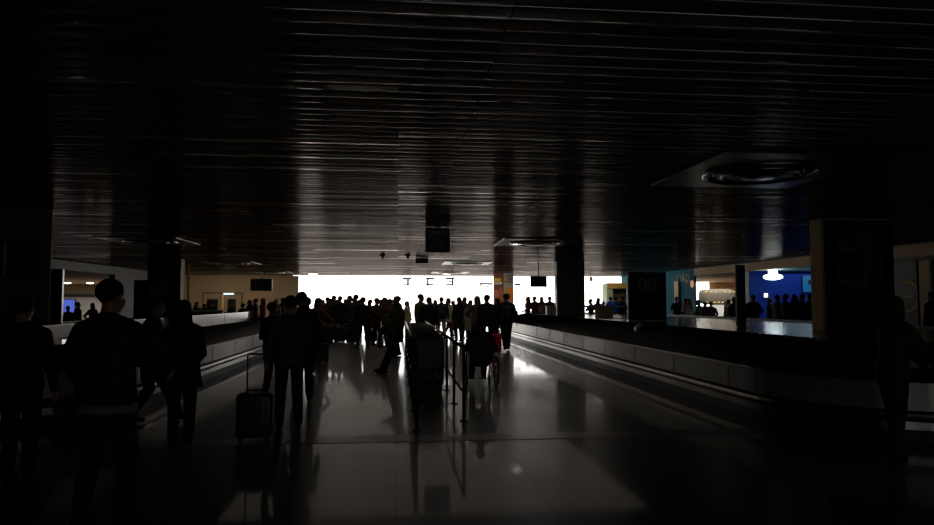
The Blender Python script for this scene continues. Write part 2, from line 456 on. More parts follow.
# signs in the window
def bracket_sign(px, py, lab, glyph):
    p = at(px, py, 44)
    t = thing('gate_sign', lab, 'sign', (p.x, 44, p.z), group='small outlined signs hung before the windows')
    G = mat('dark sign stroke', (.06, .06, .06), .5)
    bm = NB()
    box(bm, -.28, .28, -.03, .03, .14, .25)
    if glyph == 'T': box(bm, -.17, -.09, -.03, .03, -.22, .14); box(bm, .0, .13, -.03, .03, -.22, .14); box(bm, -.19, .16, -.03, .03, -.25, -.18)
    else: box(bm, -.26, .25, -.03, .03, -.27, -.16)
    if glyph == 'E': box(bm, -.20, -.08, -.03, .03, -.16, .14)
    if glyph == '3': box(bm, .11, .22, -.03, .03, -.16, .14); box(bm, -.10, .11, -.03, .03, -.05, .03)
    obj('sign_strokes', bm, G, t)
    bm = NB()
    for s in (-.2, .2): tube(bm, [(s, 0, .2), (s, 0, ZC-p.z+.01)], .006, n=6)
    obj('hanging_wires', bm, M['steel'], t)
bracket_sign(407, 281.5, 'outlined hanging sign with two upright strokes, leftmost of three', 'T')
bracket_sign(430, 281.5, 'outlined hanging sign open on its right side, middle of three', 'E')
bracket_sign(450, 281.5, 'outlined hanging sign open on its left side, rightmost of three', '3')
p = at(486, 286, 44)
t = thing('lettered_sign', 'row of small dark letters hung in the window left of the brown banner', 'sign', (p.x, 44, p.z))
text('lettering', 'TAXIS', .34, mat('dark sign stroke', (0, 0, 0)), t, (0, 0, -.06), (PI/2, 0, 0))
obj('rail', bx(-.42, .42, -.02, .02, .09, .2), mat('dark sign stroke', (0, 0, 0)), t)
obj('hanging_wires', tube(tb([(-.35, 0, .1), (-.35, 0, ZC-p.z+.01)], .005, n=6), [(.35, 0, .1), (.35, 0, ZC-p.z+.01)], .005, n=6), M['steel'], t)
p = at(517.5, 284.5, 44)
t = thing('small_hanging_sign', 'tiny dark hanging plate right of the cream poster column', 'sign', (p.x, 44, p.z))
obj('plate', bx(-.19, .19, -.02, .02, -.06, .07), M['black'], t)
obj('hanging_wires', tb([(0, 0, .04), (0, 0, ZC-p.z+.01)], .005, n=6), M['steel'], t)
p = at(591, 279, 44)
t = thing('small_hanging_sign', 'small grey square plate hung in the window right of the central pillar', 'sign', (p.x, 44, p.z))
obj('plate', bx(-.12, .12, -.01, .01, -.15, .15), M['wallgrey'], t)
obj('hanging_wires', tb([(0, 0, .14), (0, 0, ZC-p.z+.01)], .005, n=6), M['steel'], t)

# advertising columns by the window
ya = 42.0
def X(px, Y): return at(px, 300, Y).x
a, b = X(494, ya), X(503.6, ya)
t = thing('banner_column', 'red brown advertising column with a yellow sign before the windows', 'advertising column', ((a+b)/2, ya, 0))
w = (b-a)/2
obj('column_body', bx(-w, w, 0, .3, 0, ZC), M['brown'], t)
obj('yellow_sign', bx(-w-.05, w*.5, -.03, 0, at(0+495, 281.7, ya).z, at(495, 278.3, ya).z), M['yellow'], t)
obj('white_sign', bx(-w-.05, w*.7, -.03, 0, at(495, 284.3, ya).z, at(495, 282.2, ya).z), M['white'], t)
obj('print_patch', bx(-w+.02, 0, -.02, 0, 1.75, 2.35), mat('pink print', (.6, .18, .16), .6), t)
obj('print_patch', bx(.03, w-.05, -.02, 0, 1.7, 2.5), mat('rust print', (.5, .12, .03), .6), t)
a, b = X(504, ya), X(513.6, ya); w = (b-a)/2
t = thing('poster_column', 'cream advertising column with dark text and an orange poster', 'advertising column', ((a+b)/2, ya, 0))
obj('column_body', bx(-w, w, 0, .3, 0, ZC), mat('cream column laminate', (.45, .40, .33), .5), t)
obj('poster', bx(-w+.14, w-.01, -.02, 0, at(510, 300, ya).z, at(510, 288, ya).z), M['orange'], t)
text('lettering', 'A TO\nTHE\nWORLD', .17, M['black'], t, (.06, -.005, at(508, 280.5, ya).z+.08), (PI/2, 0, 0))
obj('poster_print', bx(-w+.22, .1, -.028, -.02, 1.8, 2.1), mat('dark orange print', (.5, .1, .01), .6), t)
# kiosk in the right window
yk = 44.5
a, b = X(607, yk), X(630, yk)
t = thing('kiosk', 'small orange and brown kiosk with a pale green side before the right windows', 'kiosk', (0, 0, 0))
obj('side_panel', bx(a, X(613, yk), yk, yk+1, 0, at(610, 284, yk).z), mat('pale green laminate', (.35, .38, .22), .6), t)
obj('fascia', bx(a+.1, b, yk-.1, yk+1, at(610, 288.5, yk).z, at(610, 283, yk).z), mat('amber laminate', (.50, .28, .06), .6), t)
obj('back_wall', bx(X(614, yk), b, yk+.7, yk+.8, 0, at(610, 288.5, yk).z), mat('brown laminate', (.10, .045, .018), .6), t)
obj('counter', bx(X(613, yk), b, yk, yk+.4, 0, 1.0), mat('amber laminate', (0, 0, 0)), t)

# ---------------------------------------------------------------- baggage carousels
def path(x0, x1, y0, y1, r):
    """closed outline as a function of arc length, returns (point, outward normal), total length; starts at x0 side"""
    segs = []
    def line(a, b, n): segs.append(('l', Vector(a), Vector(b), Vector(n), (Vector(b)-Vector(a)).length))
    def arc(c, a0): segs.append(('a', Vector(c), a0, r, PI/2*r))
    line((x0, y0+r), (x0, y1-r), (-1, 0)); arc((x0+r, y1-r), PI)
    line((x0+r, y1), (x1-r, y1), (0, 1)); arc((x1-r, y1-r), PI/2)
    line((x1, y1-r), (x1, y0+r), (1, 0)); arc((x1-r, y0+r), 0)
    line((x1-r, y0), (x0+r, y0), (0, -1)); arc((x0+r, y0+r), -PI/2)
    tot = sum(s[4] for s in segs)
    def f(s):
        s %= tot
        for g in segs:
            if s <= g[4]:
                if g[0] == 'l': return g[1]+(g[2]-g[1])*(s/g[4]), g[3]
                a = g[2]-s/g[3]
                n = Vector((math.cos(a), math.sin(a))); return g[1]+n*g[3], n
            s -= g[4]
        return segs[0][1], segs[0][3]
    return f, tot
def sweep(bm, f, tot, prof, step=.25):
    n = int(tot/step); rs = []
    for i in range(n):
        p, nn = f(tot*i/n)
        rs.append([bm.verts.new((p.x-nn.x*o, p.y-nn.y*o, z)) for o, z in prof])
    m = len(prof)
    for i in range(n):
        a, b = rs[i], rs[(i+1) % n]
        for k in range(m): bm.faces.new((a[k], a[(k+1) % m], b[(k+1) % m], b[k]))
    return bm
def rect(o0, o1, z0, z1): return [(o0, z0), (o0, z1), (o1, z1), (o1, z0)]
def carousel(lab, x0, x1, y0, y1, zc, zd, slope=1.25):
    t = thing('baggage_carousel', lab, 'baggage carousel', group='baggage carousels')
    f, tot = path(x0, x1, y0, y1, 2.0)
    obj('plinth', sweep(NB(), f, tot, rect(.05, .15, 0, .16)), M['plinth'], t)
    obj('side_panel', sweep(NB(), f, tot, rect(.02, .07, .36, .68)), M['panel'], t)
    # seams of the side panels
    bm = NB()
    for i in range(int(tot/2)):
        p, n = f(i*2.0+.7)
        tube(bm, [(p.x-n.x*.018, p.y-n.y*.018, .37), (p.x-n.x*.018, p.y-n.y*.018, .67)], .006, n=4)
    obj('panel_seams', bm, M['panel'], t)
    obj('kick_panel', sweep(NB(), f, tot, rect(-.02, .06, .15, .24)), M['steel'], t)
    obj('bumper_rail', sweep(NB(), f, tot, [(-.05, .27), (-.06, .30), (-.05, .33), (.02, .34), (.02, .26)]), M['steel'], t)
    obj('top_trim', sweep(NB(), f, tot, [(0, .68), (-.01, .695), (0, .71), (.09, .71), (.1, .68)]), M['steel'], t)
    bm = NB(); n = int(tot/.22); st = tot/n
    for i in range(n):
        v = []
        for s, h in ((i*st, .028), ((i+1)*st, .0)):
            row = []
            for q in range(5):
                q /= 4; o = .09+(slope-.09)*q
                p, nn = f(s+q*.30); z = .655+(zc-.66)*math.sin(q*PI/2*.9)/math.sin(PI/2*.9)+h
                row.append(bm.verts.new((p.x-nn.x*o, p.y-nn.y*o, z)))
            v.append(row)
        a, b = v
        for k in range(4): bm.faces.new((a[k], a[k+1], b[k+1], b[k]))
        c = [bm.verts.new(w.co-Vector((0, 0, .03))) for w in a]
        for k in range(4): bm.faces.new((a[k], a[k+1], c[k+1], c[k]))
    obj('belt', bm, M['rubber'], t)
    obj('inner_rim', sweep(NB(), f, tot, [(slope, .6), (slope, zc+.015), (slope+.06, zc+.02), (slope+.08, .6)]), M['plinth'], t)
    bm = NB(); vs = []
    for i in range(160):
        p, nn = f(tot*i/160); vs.append(bm.verts.new((p.x-nn.x*(slope+.06), p.y-nn.y*(slope+.06), zd)))
    bm.faces.new(vs)
    e = bmesh.ops.extrude_face_region(bm, geom=bm.faces[:])
    for g in e['geom']:
        if isinstance(g, bmesh.types.BMVert): g.co.z -= .08
    obj('deck', bm, M['deck'], t)
    return t
RX0 = 4.85
carousel('long grey and black baggage carousel along the right side, sign 08 on its deck', RX0, 12.9, 7.0, 34.0, 1.05, 1.0)
carousel('baggage carousel on the left side behind the standing travellers, sign 05 on it', -11.9, -3.85, 8.8, 30.0, .95, .84, 1.1)

# low parapet on the left deck
xp = -6.0
t = thing('deck_parapet', 'low pale grey parapet wall standing on the left carousel deck', 'parapet')
obj('parapet_panel', bx(xp-.05, xp, 11.5, 28.3, .84, 1.17), M['panel'], t)
obj('parapet_cap', bx(xp-.08, xp+.02, 11.5, 28.3, 1.17, 1.2, bev=.005), M['steel'], t)
obj('end_post', bx(xp-.1, xp+.03, 28.3, 28.42, .84, 1.24), M['cream'], t)
for yy in (14.5, 19.5, 24.5): obj('joint_cover', bx(xp, xp+.012, yy, yy+.04, .85, 1.17), M['steel'], t)
# number signs on the decks
def number_sign(px0, px1, py0, Y, zb, num, lab, tx, ty, th):
    a, b = at(px0, py0, Y), at(px1, py0, Y); w = (b.x-a.x)/2
    t = thing('carousel_sign', lab, 'sign', ((a.x+b.x)/2, Y, zb), group='black carousel number signs')
    h = a.z-zb
    obj('sign_box', bx(-w, w, 0, .12, .0, h, bev=.015), M['black'], t)
    q = at(tx, ty, Y)
    text('numerals', num, th, M['grey_txt'], t, (q.x-(a.x+b.x)/2, -.006, q.z-zb), (PI/2, 0, 0))
    obj('base_strip', bx(-w-.01, w+.01, -.01, .13, 0, .05), M['steel'], t)
number_sign(628, 666, 272, 20.6, 1.0, '08', 'black carousel sign with dim number 08 on the right deck', 647, 285.5, .62)
number_sign(134, 180.5, 280, 18.7, .84, '05', 'black carousel sign with dim number 05 on the left deck', 158.5, 290, .52)
def panel_post(px0, px1, py0, Y, zb, lab, edge=None):
    a, b = at(px0, py0, Y), at(px1, py0, Y); w = (b.x-a.x)/2
    t = thing('sign_panel', lab, 'sign', ((a.x+b.x)/2, Y, zb))
    obj('panel_body', bx(-w, w, 0, .07, 0, a.z-zb, bev=.01), M['black'], t)
    obj('foot_plate', bx(-w-.03, w+.03, -.08, .15, 0, .02), M['steel'], t)
    if edge: obj('edge_strip', bx(w, w+.02, 0, .06, .02, a.z-zb), M['steel'], t)
panel_post(736, 745, 265, 15.6, 1.0, 'narrow black upright panel on the right deck left of the blue room')
panel_post(50, 62, 269, 14.3, .84, 'narrow black upright panel with a shiny edge by the left opening', True)
# dark cabinet with pale strips high on the left pillar
a, b = at(-10, 240, 13.95), at(44, 278, 13.95)
t = thing('wall_cabinet', 'black overhead cabinet with pale upright strips on the grey left pillar', 'cabinet', (a.x, 13.95, b.z))
w = b.x-a.x; h = a.z-b.z
obj('cabinet_body', bx(0, w, -.1, .04, 0, h, bev=.01), M['black'], t)
for (pa, wd, mm) in ((5, .05, 'cream'), (8.5, .03, 'wallgrey'), (20, .02, 'wallgrey')):
    xx = at(pa, 260, 13.85).x-a.x
    obj('pale_strip', bx(xx-wd/2, xx+wd/2, -.12, -.10, .02, h-.05), M[mm], t)
# poster on the right pillar
a, b = at(831, 228, 13.7), at(887, 290, 13.7)
t = thing('poster_frame', 'unlit framed poster on the black clad right pillar', 'poster', ((a.x+b.x)/2, 13.70, b.z))
w = (b.x-a.x)/2; h = a.z-b.z
bm = NB()
for (x0, x1, z0, z1) in ((-w, -w+.05, 0, h), (w-.05, w, 0, h), (-w, w, 0, .05), (-w, w, h-.05, h)): box(bm, x0, x1, -.04, .02, z0, z1)
obj('frame', bm, M['black'], t)
pm = mat('dim figure poster', (.02, .02, .02), .3)
obj('poster_sheet', bx(-w+.04, w-.04, -.01, .0, .04, h-.04), mat('dark poster paper', (.012, .012, .012), .35), t)
bm = NB()
def flat(bm, pts, y=-.014):
    vs = [bm.verts.new((p[0]*w, y, p[1]*h)) for p in pts]; bm.faces.new(vs)
    vs2 = [bm.verts.new((p[0]*w, y+.003, p[1]*h)) for p in pts]; bm.faces.new(vs2[::-1])
flat(bm, [(-.9, .8), (-.6, .62), (-.25, .6), (.05, .7), (.2, .9), (.1, .95), (-.05, .78), (-.3, .68), (-.6, .72), (-.85, .92)])
flat(bm, [(.1, .05), (.3, .05), (.42, .5), (.4, .72), (.6, .8), (.55, .92), (.25, .9), (.12, .6)])
flat(bm, [(-.88, .1), (-.78, .1), (-.72, .45), (-.8, .5)])
flat(bm, [(-.8, .08), (.05, .06), (.05, .14), (-.8, .16)])
flat(bm, [(.68, .1), (.8, .1), (.85, .5), (.72, .6)])
obj('poster_print', bm, mat('dim grey poster figures', (.10, .10, .095), .5), t)
obj('clip', bx(-.02, .02, -.05, 0, h+.02, h+.22), M['steel'], t)

# counter and desk on the right deck
a, b = X(587, 28), X(625, 28)
t = thing('service_counter', 'white topped counter on the right deck right of the central pillar', 'counter', (0, 28, 1.0))
obj('counter_top', bx(a, b, 0, .5, .37, .46, bev=.01), M['white'], t)
obj('pedestal', bx(X(598, 28), X(613.5, 28), .05, .45, 0, .37), M['cream'], t)
a, b = X(547, 28.6), X(556, 28.6)
t = thing('desk_box', 'small white box desk on the right deck left of the central pillar', 'desk', (0, 28.6, 1.0))
obj('box_body', bx(a, b, 0, .35, 0, .40, bev=.01), mat('off white laminate', (.5, .48, .44), .5), t)
obj('box_top', bx(a-.02, b+.02, -.02, .37, .40, .43), M['white'], t)
# desk top on the left parapet
a, b = X(213, 27), X(226, 27)
t = thing('service_desk', 'small white desk behind the left parapet where people sit', 'desk', (0, 26.0, .84))
a, b = X(196, 26.4), X(226, 26.4)
obj('desk_top', bx(a, b, 0, .6, .40, .46), M['white'], t)
obj('desk_front', bx(a+.05, b-.05, .05, .1, 0, .40), M['darkwall'], t)

# ---------------------------------------------------------------- bags
def duffel(px, py, Y, z, L, hh, lab, rz=0):
    x = at(px, py, Y).x
    t = thing('travel_bag', lab, 'bag', (x, Y, z), rz, 'black bags on the right carousel')
    bm = NB(); ell(bm, (0, 0, hh/2), L/2, .2, hh/2, n=20)
    for v in bm.verts: v.co.z = max(v.co.z, .01)
    obj('bag_body', bm, M['blackp'], t, True)
    obj('handle', tb([(-.12, 0, hh-.02), (-.08, 0, hh+.07), (.08, 0, hh+.07), (.12, 0, hh-.02)], .012), M['blackp'], t, True)
duffel(551, 325, 27.5, .70, .6, .28, 'small black bag lying on the belt near the far end of the right carousel', 1.2)
duffel(643, 340, 15.3, .80, .75, .33, 'black holdall lying on the slatted belt in front of the 08 sign', 1.3)

def suitcase(name, lab, loc, rz, w, d, h, m, handle=.35, group=None):
    t = thing(name, lab, 'suitcase', loc, rz, group)
    bm = NB(); box(bm, -w/2, w/2, -d/2, d/2, .05, h, bev=.04)
    obj('shell', bm, m, t, True)
    bm = NB()
    for k in range(5):
        x = -w/2+w*(k+1)/6
        box(bm, x-.012, x+.012, -d/2-.008, -d/2+.01, .12, h-.08)
    obj('front_ribs', bm, m, t)
    if handle:
        obj('pull_handle', tb([(-.1, d/2-.04, h-.05), (-.1, d/2-.04, h+handle), (-.09, d/2-.04, h+handle+.02), (.09, d/2-.04, h+handle+.02), (.1, d/2-.04, h+handle), (.1, d/2-.04, h-.05)], .01), M['blackp'], t, True)
    obj('carry_handle', tb([(-.08, 0, h-.01), (-.07, 0, h+.03), (.07, 0, h+.03), (.08, 0, h-.01)], .012), M['blackp'], t, True)
    for sx in (-1, 1):
        for sy in (-1, 1):
            bm = NB(); tube(bm, [(sx*(w/2-.05)-.012, sy*(d/2-.05), .03), (sx*(w/2-.05)+.012, sy*(d/2-.05), .03)], .03, n=12)
            obj('wheel', bm, M['blackp'], t)
    return t
suitcase('suitcase', 'black wheeled suitcase with its handle up beside the group of three', (at(254, 415, 8.1).x, 8.15, 0), .1, .40, .25, .55, M['blackp'], .42)
suitcase('suitcase', 'bright red suitcase behind the walking person with the backpack', (at(496, 330, 21.2).x, 21.2, 0), .2, .30, .24, .60, M['red'], .35)
suitcase('suitcase', 'pinkish light suitcase pulled by the person in the beige coat', (at(472.5, 331, 27), ) and (at(472.5, 331, 27).x, 27.0, 0), .4, .36, .24, .45, mat('pale pink shell', (.55, .25, .18), .35), .4)

# ---------------------------------------------------------------- railings and carts
def railing(lab, x, y0, y1, n, h=.98):
    t = thing('railing', lab, 'railing', (x, 0, 0), 0, 'steel railings of the cart lane')
    obj('top_rail', tb([(0, y0, h), (0, y1, h)], .024, n=12), M['steel'], t, True)
    obj('lower_rail', tb([(0, y0, .38), (0, y1, .38)], .016, n=10), M['steel'], t, True)
    for k in range(n):
        yy = y0+(y1-y0)*k/(n-1)
        p = obj('post', tb([(0, yy, .0), (0, yy, h)], .022, n=12), M['blackp'], t, True)
        obj('base_flange', lathe(NB(), [(.06, .0), (.06, .012), (.03, .02), (.02, .02)], (0, yy, 0), n=16), M['blackp'], p)
railing('steel railing on the right side of the row of baggage carts', .89, 9.2, 30, 14)
railing('steel railing on the left side of the row of baggage carts', .24, 8.6, 21, 9)

def cart():
    t = thing('baggage_cart', 'c', 'baggage cart', group='nested baggage carts between the railings')
    bm = NB()
    tube(bm, [(-.24, 0, .2), (-.2, .95, .14), (.2, .95, .14), (.24, 0, .2)], .014)
    for k in range(4): tube(bm, [(-.22+.0*k, .2+k*.2, .185-.012*k), (.22, .2+k*.2, .185-.012*k)], .009, n=6)
    obj('platform', bm, M['steel'], t, True)
    obj('back_frame', tube(tb([(-.25, 0, .12), (-.26, -.04, .95), (-.2, -.06, 1.0), (.2, -.06, 1.0), (.26, -.04, .95), (.25, 0, .12)], .016),
                           [(-.25, 0, .55), (.25, 0, .55)], .01), M['steel'], t, True)
    obj('handle_grip', tb([(-.22, -.06, 1.0), (.22, -.06, 1.0)], .024, n=12), M['blackp'], t, True)
    obj('advert_panel', bx(-.23, .23, -.035, -.015, .42, .92, bev=.005), M['blackp'], t)
    bm = NB()
    for z in (.72, .82): tube(bm, [(-.22, -.02, z), (-.2, .22, z-.02), (.2, .22, z-.02), (.22, -.02, z)], .007, n=6)
    for k in range(7): tube(bm, [(-.18+.06*k, .22, .8), (-.18+.06*k, .22, .68), (-.18+.06*k, 0, .62)], .004, n=5)
    obj('basket', bm, M['chrome'], t, True)
    for x, y in ((-.22, .08), (.22, .08), (0, .9)):
        wv = obj('wheel', tb([(x-.02, y, .065), (x+.02, y, .065)], .065, n=18), M['blackp'], t)
        obj('wheel_hub', tb([(x-.024, y, .065), (x+.024, y, .065)], .028, n=12), M['chrome'], wv)
    return t
ct = cart()
lo, hi = 12.4, 19.2
n = 18
for i in range(n):
    o = ct if i == 0 else copy_tree(ct)
    o.location = (.565, lo+(hi-lo)*i/(n-1), 0)
    o['label'] = ('front baggage cart of the nested row, black panel facing the viewer' if i == 0 else
                  'last baggage cart at the far end of the nested row' if i == n-1 else 'baggage cart nested inside the row between the two railings')

# wheelchair
wx = X(481, 12.7)
t = thing('wheelchair', 'wheelchair seen from behind with a seated person, right of the railing', 'wheelchair', (wx, 12.7, 0), 0)
for s in (-1, 1):
    c = Vector((s*.29, .05, .3))
    rim = [c+Vector((0, math.cos(a)*.29, math.sin(a)*.29)) for a in [2*PI*k/40 for k in range(40)]]
    wv = obj('drive_wheel', tb(rim, .014, closed=True), M['blackp'], t, True)
    bm = NB()
    for k in range(14):
        a = 2*PI*k/14; tube(bm, [c, c+Vector((0, math.cos(a)*.28, math.sin(a)*.28))], .002, n=4)
    obj('spokes', bm, M['chrome'], wv)
    obj('push_rim', tb([q+Vector((s*.03, 0, 0))-(q-c)*.1 for q in rim], .008, closed=True, n=6), M['chrome'], wv, True)
    cp = Vector((s*.22, .5, .08))
    obj('caster', tb([cp-Vector((.015, 0, 0)), cp+Vector((.015, 0, 0))], .08, n=20), M['blackp'], t)
    obj('side_frame', tube(tb([(s*.23, -.12, .93), (s*.23, -.06, .5), (s*.23, -.06, .2), (s*.23, .45, .2), (s*.22, .5, .1)], .012),
                           [(s*.23, -.06, .7), (s*.23, .35, .7), (s*.23, .42, .45), (s*.22, .68, .12)], .012), M['steel'], t, True)
    obj('push_handle', tb([(s*.23, -.11, .93), (s*.23, -.24, .94)], .017), M['blackp'], t, True)
    obj('armrest', bx(s*.23-.03, s*.23+.03, .0, .32, .71, .74, bev=.01), M['blackp'], t)
    obj('footrest', bx(s*.11-.07, s*.11+.07, .62, .76, .1, .12), M['blackp'], t)
obj('seat', bx(-.22, .22, -.05, .4, .47, .5, bev=.01), M['blackp'], t)
obj('backrest', bx(-.22, .22, -.1, -.07, .5, .93, bev=.01), M['black'], t)

# luggage trolley pushed by the woman on the right
tx = at(918, 440, 7.0).x
t = thing('luggage_trolley', 'steel luggage trolley pushed by the woman at the right edge', 'trolley', (tx, 6.45, 0), -1.75)
for ch in list(ct.children):
    c = ch.copy(); C.objects.link(c); c.parent = t
    for g in ch.children: g2 = g.copy(); C.objects.link(g2); g2.parent = c

# right wall emblem and glazing posts
pc = atx(908, 296.5, XR-.02)
t = thing('round_emblem', 'large pale yellow ring emblem on the grey right wall', 'emblem', (XR-.01, pc.y, pc.z))
bm = NB(); rr = .42
for (a0, a1) in ((-100, 110),):
    N = 30; pr0 = None
    for k in range(N+1):
        a = R(a0+(a1-a0)*k/N)
        v = [bm.verts.new((-.02+dx, -math.cos(a)*q*.95, math.sin(a)*q)) for q in (rr, rr+.09) for dx in (0, .02)]
        if pr0:
            for i, j in ((0, 1), (1, 3), (3, 2), (2, 0)): bm.faces.new((pr0[i], pr0[j], v[j], v[i]))
        pr0 = v
obj('ring', bm, M['yring'], t)
obj('bar', bx(-.02, 0, -.25, .15, -.04, .04), M['yring'], t)
for px, mm, wd, lab in ((921, 'black', .05, 'thin black upright post on the right wall beside the ring emblem'), (926, 'cream', .28, 'cream upright strip on the right wall at the picture edge')):
    q = atx(px, 300, XR)
    tag(obj('wall_post', bx(XR-.08, XR, q.y-wd, q.y+wd, 0, 2.86), M[mm]), lab, 'post')

# teal shop sign
q = atx(682, 279, XR); 
t = thing('shop_sign', 'dark lettering high on the teal wall', 'sign', (XR-.01, q.y, q.z))
text('lettering', 'LIDAD', .62, M['black'], t, (-.012, 0, 0), (PI/2, 0, -PI/2), ext=.01)
t.scale.y = 1.25
q = atx(692.5, 284, XR)
t = thing('round_logo', 'small orange round logo at the right end of the teal wall', 'logo', (XR-.01, q.y, q.z))
obj('disc', tb([(-.02, 0, 0), (.01, 0, 0)], .2, n=24), mat('lit orange disc', (.8, .4, .15), .5, emit=(1, .5, .2), es=.25), t)
q0, q1 = atx(676, 282, XR), atx(680, 282, XR)
tag(obj('roller_banner', bx(XR-.12, XR-.05, q1.y, q0.y, .0, at(678, 281.5, q0.y).z, bev=.005), M['cream']), 'tall narrow cream banner standing at the teal wall', 'banner')
# kiosk in the white side room
Yk = 41.0
ka, kb = at(704, 289, Yk), at(737, 304.5, Yk)
t = thing('rounded_kiosk', 'rounded grey kiosk with a yellow lit rim in the bright side room', 'kiosk', ((ka.x+kb.x)/2, Yk, 0))
w = (kb.x-ka.x)/2
KM = mat('grey kiosk shell', (.30, .27, .24), .5)
bm = NB(); box(bm, -w, w, 0, 1.0, kb.z, ka.z, bev=.3); obj('canopy', bm, KM, t, True)
bulb = lamp_mat('yellow bulbs', (1, .72, .28), .8)
for z, nn in ((ka.z-.17, 7), (kb.z+.14, 8)):
    for k in range(nn):
        if (k, nn) in ((3, 7), (5, 8)): continue
        xx = -w*.86+1.72*w*k/(nn-1)
        obj('bulb', bx(xx-.07, xx+.07, -.03, 0, z-.03, z+.03), bulb, t)
obj('kiosk_base', bx(-w*.8, w*.8, .1, .9, 0, .5), M['cream'], t)
for q in (-1, 1): obj('upright', tb([(q*w*.8, .5, .4), (q*w*.8, .5, kb.z+.1)], .05), M['steel'], t)
na, nb = at(713, 305, Yk), at(724.5, 316, Yk)
xo = (ka.x+kb.x)/2
obj('notice_sheet', bx(na.x-xo, nb.x-xo, .06, .09, nb.z, na.z), mat('white lit notices', (.8, .8, .76), .5, emit=(1, 1, .92), es=.3), t)
Yp = YF-.02
ga, gb = at(690, 278.5, Yp), at(709, 306, Yp)
t = thing('light_panel', 'large glowing white panel on the end wall of the bright side room', 'light panel', ((ga.x+gb.x)/2, Yp, 0))
w = (gb.x-ga.x)/2
obj('panel_face', bx(-w, w, -.06, -.05, gb.z, ga.z), lamp_mat('white glow', (1, 1, .97), 4), t)
obj('panel_frame', bx(-w-.05, w+.05, -.05, .0, gb.z-.05, ga.z+.05), M['white'], t)
Yb = yp1-.05
q = at(773, 276, Yb-1.6)
t = thing('pendant_lamp', 'bright white round lamp under the ceiling of the blue room', 'lamp', (q.x, q.y, 0))
bm = NB(); ell(bm, (0, 0, q.z-.04), .40, .40, .13); obj('shade', bm, lamp_mat('white lamp', (.85, 1, 1), 9), t, True)
bm = lathe(NB(), [(.19, q.z+.05), (.19, 3.0), (.1, 3.02)], n=20); obj('ceiling_cup', bm, lamp_mat('white lamp cup', (.85, 1, 1), 4), t, True)
def sign_on_blue(name, lab, cat, x0, y0, x1, y1, mm):
    a, b = at(x0, y0, Yb), at(x1, y1, Yb)
    t = thing(name, lab, cat, ((a.x+b.x)/2, Yb, b.z)); w = (b.x-a.x)/2; h = a.z-b.z
    obj('face', bx(-w, w, -.07, -.06, 0, h), mm, t)
    obj('housing', bx(-w-.03, w+.03, -.06, .0, -.03, h+.03), M['blackp'], t)
    return t, w, h
sign_on_blue('lit_sign', 'tiny white lit square sign on the blue wall', 'sign', 763.3, 293.3, 767, 297.3, lamp_mat('white sign', (.9, .95, 1), 2))
t, w, h = sign_on_blue('lit_sign', 'bright cyan lit panel at the right end of the blue room', 'sign', 802, 276, 813, 292, lamp_mat('cyan sign', (.001, .16, .42), .4))
obj('printed_mark', bx(.0, .12, -.076, -.07, h*.45, h*.75), M['black'], t)
sign_on_blue('lit_case', 'small bright cyan glow low in the blue room between dark figures', 'display', 804.5, 313, 807, 320, lamp_mat('cyan glow', (.03, .45, .85), 1.0))
# left room
def dl(px, py, Y_, lab):
    q = at(px, py, Y_)
    t = thing('downlight', lab, 'lamp', (q.x, Y_, 3.02), group='downlights of the left side room')
    obj('lens', lathe(NB(), [(.25, -.01), (.2, -.06), (.01, -.08)], n=20), lamp_mat('warm lens', (1, .93, .82), 10), t, True)
    obj('rim', lathe(NB(), [(.29, 0), (.29, -.02), (.25, -.025), (.25, 0)], n=20), M['white'], t)
dl(67.5, 284, 52.5, 'bright downlight in the left side room next to the black panel')
dl(90, 284, 52.5, 'bright downlight in the left side room nearer the standing man')
q = at(100, 288.5, 53)
t = thing('wedge_light', 'glowing white triangular light in the left side room', 'light', (q.x, 53, q.z))
bm = NB(); v = [bm.verts.new((xx, dy, zz)) for dy in (0, .06) for xx, zz in ((-.2, -.25), (-.2, .28), (.22, .0))]
for fc in ((0, 1, 2), (5, 4, 3), (0, 3, 4, 1), (1, 4, 5, 2), (2, 5, 3, 0)): bm.faces.new([v[i] for i in fc])
obj('glow_face', bm, lamp_mat('white wedge', (1, .97, .9), 3), t)
obj('cord', tb([(-.15, .03, .2), (-.15, .03, 3.02-q.z)], .01), M['blackp'], t)
a, b = at(62, 299, 57.9), at(75, 313, 57.9)
t = thing('flight_screen', 'blue lit flight screen on the wall of the left side room', 'screen', ((a.x+b.x)/2, 57.975, b.z))
w = (b.x-a.x)/2; h = a.z-b.z
obj('casing', bx(-w, w, -.05, .02, 0, h), M['blackp'], t)
bm = NB()
for k in range(5): box(bm, -w+.06+k*(2*w-.1)/5, -w+.06+(k+.8)*(2*w-.1)/5, -.07, -.05, .05, h-.05)
obj('blue_columns', bm, lamp_mat('blue screen glow', (.08, .14, .6), 1.0), t)
q = atx(62, 345, -14.0)
qa = at(65, 346, 12)
t = thing('small_lantern', 'small glowing white square light low beside the black panel', 'light', (qa.x, 12.0, .84))
obj('glow_pane', bx(-.05, .05, -.004, 0, .02, .14), lamp_mat('soft white', (1, .95, .85), .6), t)
obj('case', bx(-.07, .07, 0, .1, 0, .16), M['blackp'], t)

